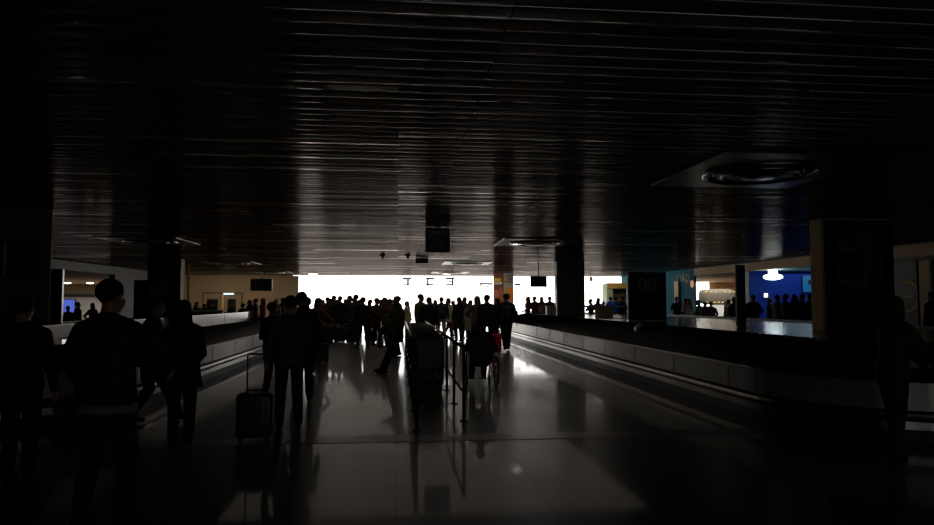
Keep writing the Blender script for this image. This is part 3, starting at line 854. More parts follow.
# ---------------------------------------------------------------- people
def ik(a, b, l1, l2, hint):
    d = b-a; L = d.length
    mx = (l1+l2)*.999
    if L > mx: b = a+d*(mx/L); d = b-a; L = mx
    x = (l1*l1-l2*l2+L*L)/(2*L); h = math.sqrt(max(l1*l1-x*x, 0))
    u = d.normalized(); hv = Vector(hint); hv = hv-u*hv.dot(u)
    if hv.length < 1e-4: hv = Vector((0, 1, 0))-u*u.y
    return a+u*x+hv.normalized()*h, b
def hand(bm, wr, d, palm_n, side, r=1.0, curl=.5):
    """palm with four fingers and a side thumb; d = pointing direction, palm_n = palm normal"""
    d = d.normalized(); n = (palm_n-d*palm_n.dot(d)).normalized(); s = d.cross(n).normalized()*side
    k = wr+d*.075
    for j in (-1.5, -.5, .5, 1.5):
        cone(bm, wr+s*j*.008, .016, k+s*j*.019, .0115, n=8, m=2)
    Ls = (.062, .078, .072, .056)
    for j, Lf in zip((-1.5, -.5, .5, 1.5), Ls):
        p = k+s*j*.019; dd = d
        for q in range(3):
            ang = curl*(.5+q*.35)
            dd = (dd*math.cos(ang)+n*math.sin(ang)).normalized()
            e = p+dd*Lf*(.45, .33, .25)[q]
            cone(bm, p, .0092-.0008*q, e, .0086-.001*q, n=8, m=2); p = e
    t0 = wr+d*.02-s*.02; t1 = t0+(d*.6-s*.75+n*.3).normalized()*.042; t2 = t1+(d*.9-s*.2+n*.3).normalized()*.032
    cone(bm, t0, .014, t1, .011, n=8, m=2); cone(bm, t1, .0105, t2, .009, n=8, m=2)
PROTO = {}
def proto(key, lean=0, hips=(0, 0, .92), fR=(.11, 0, .085), fL=(-.11, 0, .085), hR=None, hL=None, eR=(.4, -1, 0), eL=(-.4, -1, 0), kh=(0, 1, 0),
          yaw=0, pitch=0, hair='short', coat=0, skirt=False, female=False, near=False, tuck=False, tR=0, tL=0, curl=.5, slim=1.0, big=0, toe=0, kR=None, kL=None):
    vx = .0085 if near else .016
    hp = Vector(hips); l = R(lean)
    u = Vector((0, math.sin(l), math.cos(l))); f = Vector((0, math.cos(l), -math.sin(l))); xx = Vector((1, 0, 0))
    P = lambda t, x=0, y=0: hp+u*t+xx*x+f*y
    sw = (.165 if female else .188)+big*.5
    sh = {s: P(.462, s*sw) for s in (1, -1)}
    hipj = {s: hp+xx*s*.09 for s in (1, -1)}
    hands = {1: hR or (.27, .03, .80), -1: hL or (-.27, .03, .80)}
    J = {}
    for s in (1, -1):
        e, w = ik(sh[s], Vector(hands[s]), .29, .26, (eR if s > 0 else eL))
        kn, an = ik(hipj[s], Vector(fR if s > 0 else fL), .43, .42, (kR or kh) if s > 0 else (kL or kh))
        J[s] = (e, w, kn, an)
    tw, cw = (.125, .155) if female else (.145, .172)
    tw += big; cw += big*.7
    hw = .175 if female else .165
    hw += big
    def torso(g, t0, extra=()):
        rs = [(P(t), xx, f, rx+g, ry+g) for t, rx, ry in
              ((-.10, hw*.85, .105), (-.02, hw, .118+big*.5), (.08, hw*.93, .108+big), (.18, tw, .098+big), (.28, tw+.012, .105+big), (.38, cw, .118+big*.5), (.46, cw-.005, .105), (.515, cw*.62, .075), (.545, .06, .06)) if t >= t0]
        return list(extra)+rs
    # --- body
    bm = NB(); loft(bm, torso(0, -.2))
    neck = P(.53, 0, -.01); hc = P(.70, 0, .025)
    Rm = Matrix.Rotation(yaw, 3, 'Z') @ Matrix.Rotation(-l-R(pitch), 3, 'X')
    hcen = neck+(Rm @ Vector((0, .02, .155)))
    K = 1.07
    hd = lambda x, y, z: hcen+Rm @ (Vector((x, y, z))*K)
    cone(bm, neck-u*.05, .066 if not female else .055, hd(0, -.01, -.06), .056 if not female else .048)
    ell(bm, hd(0, -.012, .03), .079, .099, .094, Rm); ell(bm, hd(0, .02, -.03), .064, .077, .088, Rm)
    for s in (1, -1): cone(bm, neck-u*.02, .055, sh[s]+u*.0-xx*s*.05, .05)
    cone(bm, hd(0, .06, -.085), .022, hd(0, .03, -.09), .035)
    cone(bm, hd(0, .086, .018), .009, hd(0, .104, -.018), .0135, n=8, m=2)         # nose
    cone(bm, hd(-.03, .076, .036), .012, hd(.03, .076, .036), .012, n=8, m=2)      # brow
    cone(bm, hd(-.018, .083, -.05), .008, hd(.018, .083, -.05), .008, n=8, m=2)    # lips
    cone(bm, hd(-.015, .08, -.062), .008, hd(.015, .08, -.062), .008, n=8, m=2)
    for s in (1, -1):
        ell(bm, hd(s*.076, -.008, .0), .012, .02, .032, Rm, n=10)                  # ears
        cone(bm, hd(s*.04, .06, -.015), .02, hd(s*.035, .06, -.04), .018, n=8, m=2)
        e, w, kn, an = J[s]
        cone(bm, sh[s]-u*.02-xx*s*.02, .06, e, .040); cone(bm, e, .041, w, .027, sq=.9)
        dirn = (w-e).normalized(); pn = Vector((-s, 0, 0)) if abs(dirn.x) < .75 else Vector((0, 0, -1))
        if (tR if s > 0 else tL): pn = Vector((0, 0, 1))
        hand(bm, w, dirn, pn, s, curl=curl)
        cone(bm, hipj[s], .088, kn, .058); cone(bm, kn, .057, kn.lerp(an, .35)-Vector((0, .012, 0)), .056); cone(bm, kn.lerp(an, .35)-Vector((0, .012, 0)), .056, an, .038)
        tdir = Vector((math.sin(toe)*s, math.cos(toe), 0))
        cone(bm, an+Vector((0, 0, -.03))-tdir*.03, .038, an+tdir*.13+Vector((0, 0, -.055)), .03)
    body = fuse(bm, vx if near else .013, 3, 'person')
    # --- top
    bm = NB()
    if coat:
        cz = P(-.1-coat)
        ex = [(Vector((hp.x, hp.y-.01, hp.z-.1-coat)), xx, Vector((0, 1, 0)), hw+.06, .165), (Vector((hp.x, hp.y, hp.z-.1-coat*.5)), xx, Vector((0, 1, 0)), hw+.045, .15)]
        loft(bm, torso(.026, -.02, ex))
    else: loft(bm, torso(.022, -.11))
    for s in (1, -1):
        e, w, kn, an = J[s]
        cone(bm, sh[s]-u*.015-xx*s*.015, .074, e, .056); cone(bm, e, .055, e.lerp(w, .93), .041)
    cone(bm, P(.50), .075, P(.55), .068)
    for s in (1, -1): cone(bm, P(.525), .068, sh[s]-xx*s*.03, .066)
    top = fuse(bm, vx, 4, 'jacket')
    # --- bottom
    bm = NB()
    loft(bm, [(P(t), xx, f, hw*a+.014, b+.014) for t, a, b in ((-.13, .8, .10), (-.06, .98, .118), (.02, 1, .112), (.09, .92, .105))])
    if skirt:
        loft(bm, [(Vector((hp.x, hp.y, .5)), xx, Vector((0, 1, 0)), .2, .17), (Vector((hp.x, hp.y, .7)), xx, Vector((0, 1, 0)), .195, .16), (P(-.05), xx, f, hw+.02, .135)])
    else:
        for s in (1, -1):
            e, w, kn, an = J[s]
            cone(bm, hipj[s], .1, kn, .075*slim); cone(bm, kn, .074*slim, an+(kn-an)*.06, .058*slim)
    bot = fuse(bm, vx, 4, 'trousers')
    # --- shoes
    shoes = []
    for s in (1, -1):
        an = J[s][3]; bm = NB()
        tdir = Vector((math.sin(toe)*s, math.cos(toe), 0))
        sl = 0.0
        cone(bm, an+Vector((0, 0, -.03))-tdir*.035, .047, an+tdir*.05+Vector((0, 0, -.035)), .046, sq=.95)
        cone(bm, an+tdir*.02+Vector((0, 0, -.045)), .044, an+tdir*.155+Vector((0, 0, -.052)), .036)
        for v in bm.verts: v.co.z = max(v.co.z, an.z-.083)
        shoes.append(fuse(bm, .012, 2, 'shoe'))
    # --- hair
    bm = NB()
    ell(bm, hd(0, -.022, .042), .089, .109, .098, Rm, n=24)
    Ri = Rm.transposed()
    for v in bm.verts:
        q = Ri @ (v.co-hcen)
        if q.y > .03 and q.z < .075: q.y = .03+(q.y-.03)*.25
        if q.z < -.065: q.z = -.065+(q.z+.065)*.4
        if q.y < .0 and q.z < 0: q.y *= .93; q.x *= .95
        v.co = hcen+Rm @ q
    if hair == 'long':
        for j in range(-3, 4):
            a = j*.3
            p0 = hd(math.sin(a)*.06, -.03-math.cos(a)*.045, 0); p1 = P(.48, math.sin(a)*.095, -.05-math.cos(a)*.06); p2 = P(.36, math.sin(a)*.085, -.09-math.cos(a)*.05)
            cone(bm, p0, .036, p1, .034); cone(bm, p1, .034, p2, .018)
    if hair == 'bob':
        for j in range(-4, 5):
            a = j*.36
            cone(bm, hd(math.sin(a)*.062, -.02-math.cos(a)*.05, .02), .035, hd(math.sin(a)*.08, -.02-math.cos(a)*.055, -.11), .024)
    if hair == 'bun':
        ell(bm, hd(0, -.12, .07), .042, .04, .042, Rm, n=12)
    if hair == 'hood':
        ell(bm, hd(0, -.03, .02), .105, .12, .125, Rm, n=20)
        for v in bm.verts:
            q = Ri @ (v.co-hcen)
            if q.y > .03 and abs(q.x) < .09 and q.z < .09: q.y = .03+(q.y-.03)*.2
            v.co = hcen+Rm @ q
        cone(bm, hd(0, -.06, -.09), .09, P(.48, 0, -.05), .1)
    hr = fuse(bm, .009 if near else .012, 3, 'hair')
    PROTO[key] = dict(body=body, top=top, bot=bot, shoes=shoes, hair=hr, hood=hair == 'hood', skirt=skirt, coat=coat, hcen=hcen, Rm=Rm, hd=[hd(s*.03, .074, .012) for s in (1, -1)], J=J)
    PROTO[key]['H'] = (hcen.z+.135)
_em = None
FAB = {}
def fabric(c):
    k = tuple(round(x, 3) for x in c)
    if k not in FAB: FAB[k] = mat('cloth %d' % len(FAB), c, .85, noise=.25, scale=14, bump=.3, spec=.2)
    return FAB[k]
def linked(name, me, m, parent):
    if not me.materials: me.materials.append(None)
    o = bpy.data.objects.new(name, me); C.objects.link(o)
    if parent: o.parent = parent
    o.material_slots[0].link = 'OBJECT'; o.material_slots[0].material = m
    return o
BLK, CHAR, NAVY, GREY, BRN, OLIVE = (.022, .021, .022), (.065, .062, .060), (.02, .032, .075), (.22, .21, .20), (.15, .07, .035), (.12, .14, .04)
def person(key, x, y, rz, H, top, bot, hairc, label, group=None, skin='skin', z=0, eyes=False, absz=None):
    pr = PROTO[key]
    s = H/pr['H'] if absz is None else absz
    b = linked('person', pr['body'], M[skin], None)
    b.location = (x, y, z); b.rotation_euler.z = rz; b.scale = (s, s, s)
    tag(b, label, 'person', group)
    linked('coat' if pr['coat'] > .2 else 'jacket', pr['top'], fabric(top), b)
    linked('skirt' if pr['skirt'] else 'trousers', pr['bot'], fabric(bot), b)
    linked('hood' if pr['hood'] else 'hair', pr['hair'], fabric(hairc), b)
    for sh in pr['shoes']: linked('shoe', sh, fabric((.02, .018, .016)), b)
    if eyes:
        for p in pr['hd']:
            bm = NB(); ell(bm, p, .0125, .0125, .0125, n=10); obj('eye', bm, M['eye'], b, True)
    return b

# standing kinds (each faces +Y)
proto('man', fR=(.12, .02, .085), fL=(-.12, -.02, .085), hR=(.27, .04, .80), hL=(-.27, .03, .80))
proto('man_pockets', fR=(.13, 0, .085), fL=(-.10, .05, .085), hR=(.21, .10, .92), hL=(-.21, .10, .92), eR=(1, -.8, 0), eL=(-1, -.8, 0))
proto('man_hips', fR=(.15, 0, .085), fL=(-.15, 0, .085), hR=(.22, .16, 1.0), hL=(-.24, .08, .84), eR=(.5, -1, 0), eL=(-.4, -1, 0), big=.03, yaw=.3)
proto('man_phone', fR=(.11, 0, .085), fL=(-.11, .04, .085), hR=(.14, .22, 1.52), hL=(-.25, .05, .80), eR=(.7, .2, -1), yaw=-.1, pitch=5)
proto('man_folded', fR=(.11, 0, .085), fL=(-.12, .03, .085), hR=(-.05, .24, 1.18), hL=(.05, .22, 1.15), eR=(1, 0, -.5), eL=(-1, 0, -.5), pitch=10)
proto('woman', female=True, hair='long', fR=(.09, 0, .085), fL=(-.09, .03, .085), hR=(.22, .03, .82), hL=(-.15, .20, 1.0), coat=.0, slim=.97)
proto('woman_coat', female=True, hair='long', fR=(.09, 0, .085), fL=(-.09, 0, .085), hR=(.24, .02, .82), hL=(-.24, .02, .82), coat=.32, slim=.97)
proto('woman_bob', female=True, hair='bob', fR=(.10, -.02, .085), fL=(-.08, .05, .085), hR=(.12, .25, 1.05), hL=(-.12, .25, 1.05), eR=(1, 0, -.6), eL=(-1, 0, -.6), pitch=15)
proto('woman_bun', female=True, hair='bun', fR=(.09, 0, .085), fL=(-.1, .02, .085), hR=(.20, .05, .85), hL=(-.23, .02, .82), skirt=True)
proto('walker', hips=(0, .02, .90), fR=(.09, .30, .10), fL=(-.09, -.30, .13), hR=(.25, -.16, .86), hL=(-.25, .22, .90), lean=4)
proto('walker_woman', female=True, hair='long', hips=(0, .02, .90), fR=(.08, -.26, .12), fL=(-.08, .26, .10), hR=(.23, .18, .88), hL=(-.23, -.14, .86), lean=3, coat=.15, slim=.97)
proto('sitter', hips=(0, 0, .54), fR=(.12, .48, .20), fL=(-.12, .48, .20), hR=(.2, .25, .72), hL=(-.2, .25, .72), lean=4, kh=(0, .3, 1), near=True)

def lift(c): return c if c in (BLK, CHAR, NAVY, GREY, BRN, OLIVE) else tuple(min(.85, v*1.9) for v in c)
def crowd(key, px, ytop, Y, rz, top, bot, hairc, label, skin='skin', group='travellers waiting before the bright windows', hmin=1.5, hmax=1.9):
    hz = at(px, ytop, Y).z
    Hh = min(max(hz, hmin), hmax)
    b = person(key, X(px, Y), Y, rz, Hh, lift(top), lift(bot), lift(hairc), label, group, skin)
    b.scale.x *= 1.12; b.scale.y *= 1.12
    return b
G1 = 'travellers waiting before the bright windows'
c = crowd
# left part of the crowd
c('man', 307, 297, 15.5, .2, BLK, BLK, BLK, 'dark coated man just behind the trio beside the black suitcase', hmin=1.6)
c('woman_bob', 317.5, 298, 19, -.6, BRN, BLK, (.05, .03, .015), 'brown haired woman between the trio and the waiting crowd')
c('man_pockets', 327.5, 297, 31, .1, CHAR, CHAR, BLK, 'slim man in a grey top, left of the man in the orange scarf')
c('man_hips', 334, 295.5, 31.5, -.2, (.05, .045, .04), BLK, BLK, 'broad man with an orange scarf in the group of three heads')
c('man', 340, 296, 30.5, .5, BLK, BLK, (.10, .02, .015), 'dark figure with reddish hair at the right of the three heads')
c('woman_coat', 350, 295.5, 30, -.8, (.05, .03, .02), CHAR, BRN, 'woman in a brown coat left of the tallest man in the crowd')
c('man_phone', 356, 294, 28, 1.0, CHAR, CHAR, BLK, 'tallest man left of the broad dark jacket in the crowd')
c('man_hips', 363, 297, 23.5, 0, (.008, .008, .012), (.03, .028, .025), BLK, 'broad shouldered man in a black jacket, back turned, bag at his left')
c('woman_bun', 369.5, 300.5, 29, .4, (.5, .03, .02), BLK, BRN, 'small person in a red top partly behind the broad dark jacket', hmin=1.45)
c('man_folded', 376.5, 298, 25, -.5, CHAR, BLK, BRN, 'man in a dark shirt right of the person in red')
c('woman', 384.5, 297.5, 24, .6, (.045, .03, .018), CHAR, BRN, 'long haired woman in a brown top, left one of the close pair')
c('woman_bob', 389, 299, 26, -1.2, (.06, .04, .03), BLK, (.04, .02, .01), 'shorter woman half hidden behind the close pair')
c('man_folded', 398, 296, 20.5, 1.3, (.03, .035, .015), BLK, (.045, .05, .01), 'standing man with greenish hair behind the leaning hooded person')
c('walker_woman', 408, 301, 33, 1.5, (.35, .33, .2), (.2, .2, .2), (.2, .15, .06), 'faint pale figure in front of the window above the hooded person')
c('man_phone', 420.5, 294, 24, -.9, OLIVE, BLK, BRN, 'person holding a white phone to the ear beyond the baggage carts')
c('man', 429, 297, 22.5, 0, BLK, BLK, BRN, 'broad dark figure with back turned right of the phone caller', hmin=1.7)
c('woman_bob', 435.5, 300, 33, .3, (.3, .12, .08), GREY, BRN, 'small figure in a pinkish top left of the blue jacket')
c('man', 441.5, 297, 29, .1, (.02, .035, .07), (.32, .27, .22), (.08, .02, .015), 'person in a blue jacket and beige trousers wearing a backpack')
c('walker_woman', 447.5, 298, 31, -1.0, (.55, .42, .28), (.12, .03, .02), (.16, .05, .02), 'walking person in a cream coat and dark red trousers')
c('woman_coat', 459, 297, 27.5, .3, (.02, .02, .022), BLK, (.025, .015, .012), 'woman with long dark hair and a dark knee length coat')
c('woman', 464.8, 297, 30, -.5, (.12, .05, .03), NAVY, (.12, .05, .03), 'red haired woman peeking out behind the long dark coat')
c('woman_coat', 470.5, 300, 26.5, -.4, (.22, .19, .16), NAVY, (.1, .06, .04), 'person in a beige coat pulling the pale pink suitcase', hmin=1.55)
c('woman_bob', 477.5, 296, 22.5, .2, (.08, .07, .06), CHAR, (.08, .045, .03), 'brown haired person in a grey top behind the wheelchair', hmin=1.65)
c('man_hips', 487, 294.6, 21.5, -.1, BLK, BLK, BLK, 'tall broad person in black between the grey top and the red suitcase', hmin=1.75)
c('woman', 497, 298, 27.5, .9, (.05, .03, .03), BLK, (.04, .02, .015), 'dark haired woman in front of the brown advertising column')
w_ = c('walker', 506.5, 293, 22.3, 0, BLK, BLK, BLK, 'person in black walking away with a backpack right of the red suitcase', hmax=1.88)
c('woman_bun', 514, 306, 36, -.3, BLK, BLK, BLK, 'short dark figure at the far end of the right carousel', hmin=1.35)
# extra heads in depth, left
c('man', 345.5, 299, 31, .2, (.04, .03, .03), CHAR, BRN, 'far dark figure between the red haired head and the brown coat')
c('woman', 393, 300, 30, .9, (.05, .03, .02), CHAR, BRN, 'far long haired figure half hidden by the greenish haired man')
c('man', 323, 300, 30, -.5, CHAR, BLK, BLK, 'far figure filling the gap left of the three heads')
c('man_pockets', 370, 299.5, 31, 2.2, CHAR, BLK, BLK, 'far man half hidden by the broad dark jacket')
c('woman_coat', 453, 300.5, 38, 1.1, (.2, .16, .13), GREY, BRN, 'small far figure between the cream coat and the long dark coat')
c('man', 330.5, 298.5, 36, .4, CHAR, BLK, BLK, 'far figure glimpsed between the slim man and the orange scarf')
c('woman_coat', 337, 299.5, 35, -.3, BRN, BLK, BRN, 'far brown coated woman glimpsed between the second and third of the three heads')
c('woman_coat', 359.5, 299.5, 34, .5, CHAR, CHAR, BLK, 'far coated figure glimpsed between the tallest man and the broad black jacket')
c('woman_coat', 381, 299.5, 33, .2, BRN, BLK, BRN, 'far coated figure glimpsed left of the long haired pair')
for (px, Y, w, h, lab) in ((326, 26, .5, .75, 'large dark suitcase at the feet of the slim man in grey'), (333, 28.5, .45, .7, 'dark suitcase standing below the man with the orange scarf'),
        (340.5, 27.5, .42, .62, 'dark suitcase standing below the reddish haired figure'), (346.5, 28, .4, .7, 'dark suitcase left of the brown coated woman in the crowd'),
        (352.5, 27, .42, .6, 'dark suitcase at the feet of the tallest man in the crowd'), (373.5, 27.5, .36, .5, 'low dark suitcase right of the broad black jacket'), (391.5, 25, .4, .6, 'dark suitcase behind the feet of the hooded person')):
    suitcase('suitcase', lab, (X(px, Y), Y, 0), random.uniform(-.3, .3), w, .26, h, M['blackp'], .35, 'dark suitcases standing in the crowd')
# right of the columns, beyond the carousel
G2 = 'people beyond the far end of the right carousel'
c('woman', 527.8, 296.5, 37, 1.3, (.10, .04, .03), BLK, BLK, 'leftmost figure beyond the far end of the right carousel', group=G2)
c('man_folded', 534.8, 296, 36, .4, (.07, .03, .02), BLK, BRN, 'reddish clothed man under the hanging monitor', group=G2)
c('woman', 541.5, 295.5, 38, 0, (.35, .24, .17), BLK, (.15, .06, .03), 'light clothed person under the right end of the hanging monitor', group=G2)
c('man_hips', 549.7, 296.5, 36, -.4, (.09, .025, .02), BLK, BLK, 'dark red clothed man next to the small white box desk', group=G2)
c('man_folded', 591, 299, 35.2, .9, BLK, BLK, (.12, .04, .03), 'dark person bending at the white counter, nearest the pillar', group=G2)
c('woman_bob', 598, 298, 36.6, -.8, (.03, .02, .02), BLK, (.1, .05, .03), 'brown haired person at the white counter', group=G2)
c('man_phone', 603.5, 301.5, 35.3, .2, BLK, BLK, BLK, 'dark low figure at the right half of the white counter', group=G2, hmin=1.5)
c('man', 610.5, 296.5, 41, .2, (.02, .07, .45), (.5, .5, .5), BLK, 'person in bright blue and white, left of the two by the kiosk', group=G2)
c('man_pockets', 615.5, 296.5, 40.5, -.4, (.02, .08, .55), (.5, .5, .5), BLK, 'person in bright blue and white, right of the two by the kiosk', group=G2)
c('man_hips', 622, 296, 36.5, .6, BLK, BLK, BLK, 'dark figure touching the left edge of the 08 sign', group=G2)

# left far people behind the parapet
G3 = 'people at the desk before the tan wall'
c('woman', 197, 302, 31.5, -2.2, (.05, .03, .02), BLK, BLK, 'long haired woman leftmost at the desk before the tan wall', group=G3, skin='skin2')
c('man_folded', 204.5, 304, 33, 2.6, (.06, .02, .015), BLK, BLK, 'small reddish figure between the two at the desk', group=G3)
c('man_phone', 211.5, 301, 31.5, 2.9, CHAR, BLK, BLK, 'person in a checked top behind the white desk top', group=G3)
c('woman_bob', 231.5, 303.5, 34, 2.8, CHAR, BLK, (.4, .1, .04), 'orange haired small person in front of the right dark door', group=G3, skin='skin2', hmin=1.5)
c('man_hips', 243, 303.5, 32, .9, BLK, BLK, BLK, 'dark bulky figure right of the orange haired person', group=G3)
c('woman', 249.5, 300, 31.5, 1.3, BLK, BLK, BLK, 'dark long haired figure left of the brown coated one under the monitor', group=G3)
c('man', 255.5, 298.5, 33, 1.9, (.05, .03, .02), BLK, BRN, 'brown coated figure below the hanging left monitor', group=G3, skin='skin2')
c('woman_coat', 263, 298, 36, 2.1, (.2, .08, .05), BRN, (.2, .07, .03), 'reddish coated woman below the right edge of the left monitor', group=G3, skin='skin2')
c('man', 276.5, 299, 33, -.8, (.15, .07, .04), CHAR, (.3, .12, .05), 'light haired person seen over the shoulder of the trio', group=G3, skin='skin2')
c('woman_bob', 283, 298, 38, .6, CHAR, CHAR, BLK, 'far dark haired person before the tan wall, right of the monitor', group=G3)

# people in the side rooms
G4 = 'people in the side rooms on the right'
def room(key, px, ytop, Yw, rz, top, bot, hairc, lab, grp=G4, skin='skin'):
    q = at(px, ytop, Yw); Hh = min(max(q.z, 1.45), 1.9)
    person(key, q.x, Yw, rz, Hh, top, bot, hairc, lab, grp, skin)
room('man_folded', 676.5, 297, 33, 2.3, BLK, BLK, BLK, 'dark person leaning before the cream banner on the teal wall')
room('woman_coat', 689, 299, 32, .4, (.30, .27, .25), (.2, .2, .2), (.15, .08, .05), 'person in a long pale coat at the teal wall')
room('woman', 685.5, 298.5, 33.4, .9, (.5, .01, .01), BLK, BLK, 'person in red behind the pale coat at the teal wall')
room('woman_bob', 699, 300, 31, 1.2, CHAR, BLK, (.08, .05, .02), 'dark figure leftmost in the bright side room')
room('man', 705.5, 302, 31.6, .5, BLK, BLK, BLK, 'dark figure second from the left in the bright side room')
room('man_hips', 711, 301.5, 30.2, -.6, CHAR, BLK, BLK, 'broad dark figure before the notice sheets of the kiosk')
room('man', 728.5, 299.5, 29.6, .3, CHAR, CHAR, BLK, 'dark figure at the right end of the rounded kiosk')
room('woman', 734, 297, 28, 0, BLK, BLK, BLK, 'dark figure beside the narrow black panel in the bright room')
room('man_hips', 753, 290, 26.4, -.2, BLK, BLK, BLK, 'broad dark figure leftmost in the blue room')
room('man_folded', 777, 295, 25.2, -1.2, (.22, .17, .13), CHAR, (.12, .09, .07), 'bending person in a pale top in the middle of the blue room')
room('man_pockets', 769.5, 298, 27.8, 1.2, BLK, BLK, BLK, 'far thin dark figure near the lit square sign')
room('man', 785, 290.5, 24.4, 1.0, BLK, BLK, BLK, 'dark man with head bent right of the pale top in the blue room')
room('woman_bob', 794, 294, 25.6, -.7, BLK, BLK, BLK, 'dark shorter haired figure in the blue room, third from the left')
room('man_phone', 802, 286, 23.9, .6, BLK, BLK, BLK, 'dark tall figure with raised arm before the cyan panel')
room('man_hips', 809.5, 293, 24.6, 0, BLK, BLK, BLK, 'dark figure touching the cream pillar edge in the blue room')
room('man', 931, 290, 18, .3, BLK, BLK, BLK, 'dark standing figure at the cream strip at the right edge')
G5 = 'people in the left side room'
room('man', 78, 302, 27.6, -.7, (.03, .04, .06), BLK, BLK, 'dark haired person in front of the blue flight screen', G5)
room('woman_bob', 93, 303, 28.4, .9, (.2, .02, .03), BLK, (.2, .1, .05), 'brown haired person in red in the left side room', G5, 'skin2')
room('man', 68, 307, 27.2, .2, CHAR, BLK, BLK, 'low dark figure below the blue flight screen', G5)

# --- the near ones
proto('near_left', near=True, big=.015, fR=(.12, -.10, .085), fL=(-.13, .12, .085), hR=(.28, .06, .80), hL=(-.28, .02, .80))
d = 6.5
person('near_left', at(20, 400, d).x, d, .1, 1.66, BLK, BLK, BLK, 'man in dark clothes seen from behind at the far left edge', skin='skin2')
proto('near_man', near=True, big=.03, fR=(.16, .02, .085), fL=(-.14, -.05, .085), hR=(.25, .42, 1.05), hL=(-.36, .25, .95), eR=(1, -.3, -.4), eL=(-1, -.5, 0), yaw=-.25, pitch=5)
d = 5.25
b = person('near_man', at(106, 400, d).x, d, -.15, 1.765, BLK, BLK, BLK, 'large man in black with a light shirt hem, nearest on the left', skin='skin')
bm = NB(); loft(bm, [(Vector((0, 0, z)), Vector((1, 0, 0)), Vector((0, 1, 0)), .222, .155) for z in (.79, .82, .845)])
obj('shirt_hem', bm, fabric((.20, .195, .19)), b, True)
b.children[3].hide_render = False
proto('near_step', near=True, hips=(0, 0, .88), fR=(.13, .42, .09), fL=(-.10, -.18, .10), hR=(.2, .25, 1.0), hL=(-.22, .12, .86), lean=8, hair='short')
d = 9.4
person('near_step', at(146, 400, d).x, d, -1.1, 1.66, (.10, .10, .10), BLK, BLK, 'person in a grey shirt stepping forward between the two near figures', skin='skin2')
proto('near_woman', near=True, female=True, hair='long', fR=(.08, .0, .085), fL=(-.09, -.06, .085), hR=(.16, .22, 1.0), hL=(-.13, .22, 1.05), eR=(.35, -1, -.3), eL=(-1, -.3, -.3), coat=.12, slim=1.0, yaw=.35, pitch=8)
d = 7.9
person('near_woman', at(182, 400, d).x, d, .25, 1.62, (.012, .012, .012), BLK, (.03, .02, .015), 'long haired woman in a dark jacket right of the 05 sign', skin='skin2')
proto('near_child', near=True, fR=(.10, .06, .085), fL=(-.10, -.05, .085), hR=(.26, .10, .95), hL=(-.14, .24, 1.05), eR=(1, -.6, 0), hair='short')
d = 11.7
G6 = 'trio beside the black suitcase'
person('near_child', at(271, 400, d).x, d, -.5, 1.60, BLK, (.10, .095, .09), BLK, 'shortest of the trio, in a black top and pale trousers, left', G6, 'skin2')
proto('near_grey', near=True, fR=(.13, .0, .085), fL=(-.12, -.08, .085), hR=(.2, .24, .98), hL=(-.30, .10, .88), yaw=-.5, pitch=4, big=.01)
d = 9.0
person('near_grey', at(289, 400, d).x, d, .2, 1.68, (.07, .07, .072), BLK, (.02, .015, .012), 'person in a grey shirt in the middle of the trio, back turned', G6, 'skin2')
proto('near_tall', near=True, fR=(.12, .10, .085), fL=(-.10, -.10, .085), hR=(.27, .08, .80), hL=(-.27, .1, .84), yaw=.3, pitch=14, lean=4)
d = 11.2
person('near_tall', at(301.5, 400, d).x, d, .15, 1.76, BLK, BLK, BLK, 'tall man in black on the right of the trio', G6, 'skin')
# leaning hooded person with a phone
proto('leaner', near=True, hair='hood', hips=(0, -.02, .88), fR=(.10, .38, .085), fL=(-.10, .30, .085), hR=(.08, .30, 1.12), hL=(-.08, .30, 1.12), eR=(1, -.4, -.5), eL=(-1, -.4, -.5), lean=-3, pitch=26, kh=(0, 1, .3))
d = 15.4
lx = .24-.22
person('leaner', lx-.03, d, PI/2, 1.58, (.10, .125, .05), (.03, .03, .03), (.20, .25, .05), 'hooded green person leaning on the left cart railing, looking at a phone', None, 'skin2')
ph = thing('mobile_phone', 'small dark phone in the hands of the hooded person', 'phone', (lx-.40, d, 1.09))
obj('phone_body', bx(-.008, .008, -.038, .038, -.07, .08, bev=.004), M['blackp'], ph)
obj('phone_screen', bx(.008, .010, -.033, .033, -.062, .072), lamp_mat('phone glow', (1, .7, .5), .5), ph)
# person in the wheelchair
person('sitter', wx, 12.74, 0, 0, BLK, BLK, BLK, 'person in black sitting in the wheelchair, seen from behind', None, 'skin', z=-.005, absz=.97)
# woman at the right with the trolley
proto('near_cart', near=True, female=True, hair='bob', fR=(.10, -.14, .085), fL=(-.09, .16, .085), hR=(.14, .42, 1.0), hL=(-.14, .42, 1.0), eR=(1, -.5, -.6), eL=(-1, -.5, -.6), lean=8, yaw=.3)
d = 6.75
person('near_cart', at(893, 400, d).x, d, -1.3, 1.66, BLK, BLK, (.02, .015, .012), 'dark haired woman pushing the trolley by the right carousel', None, 'skin2')

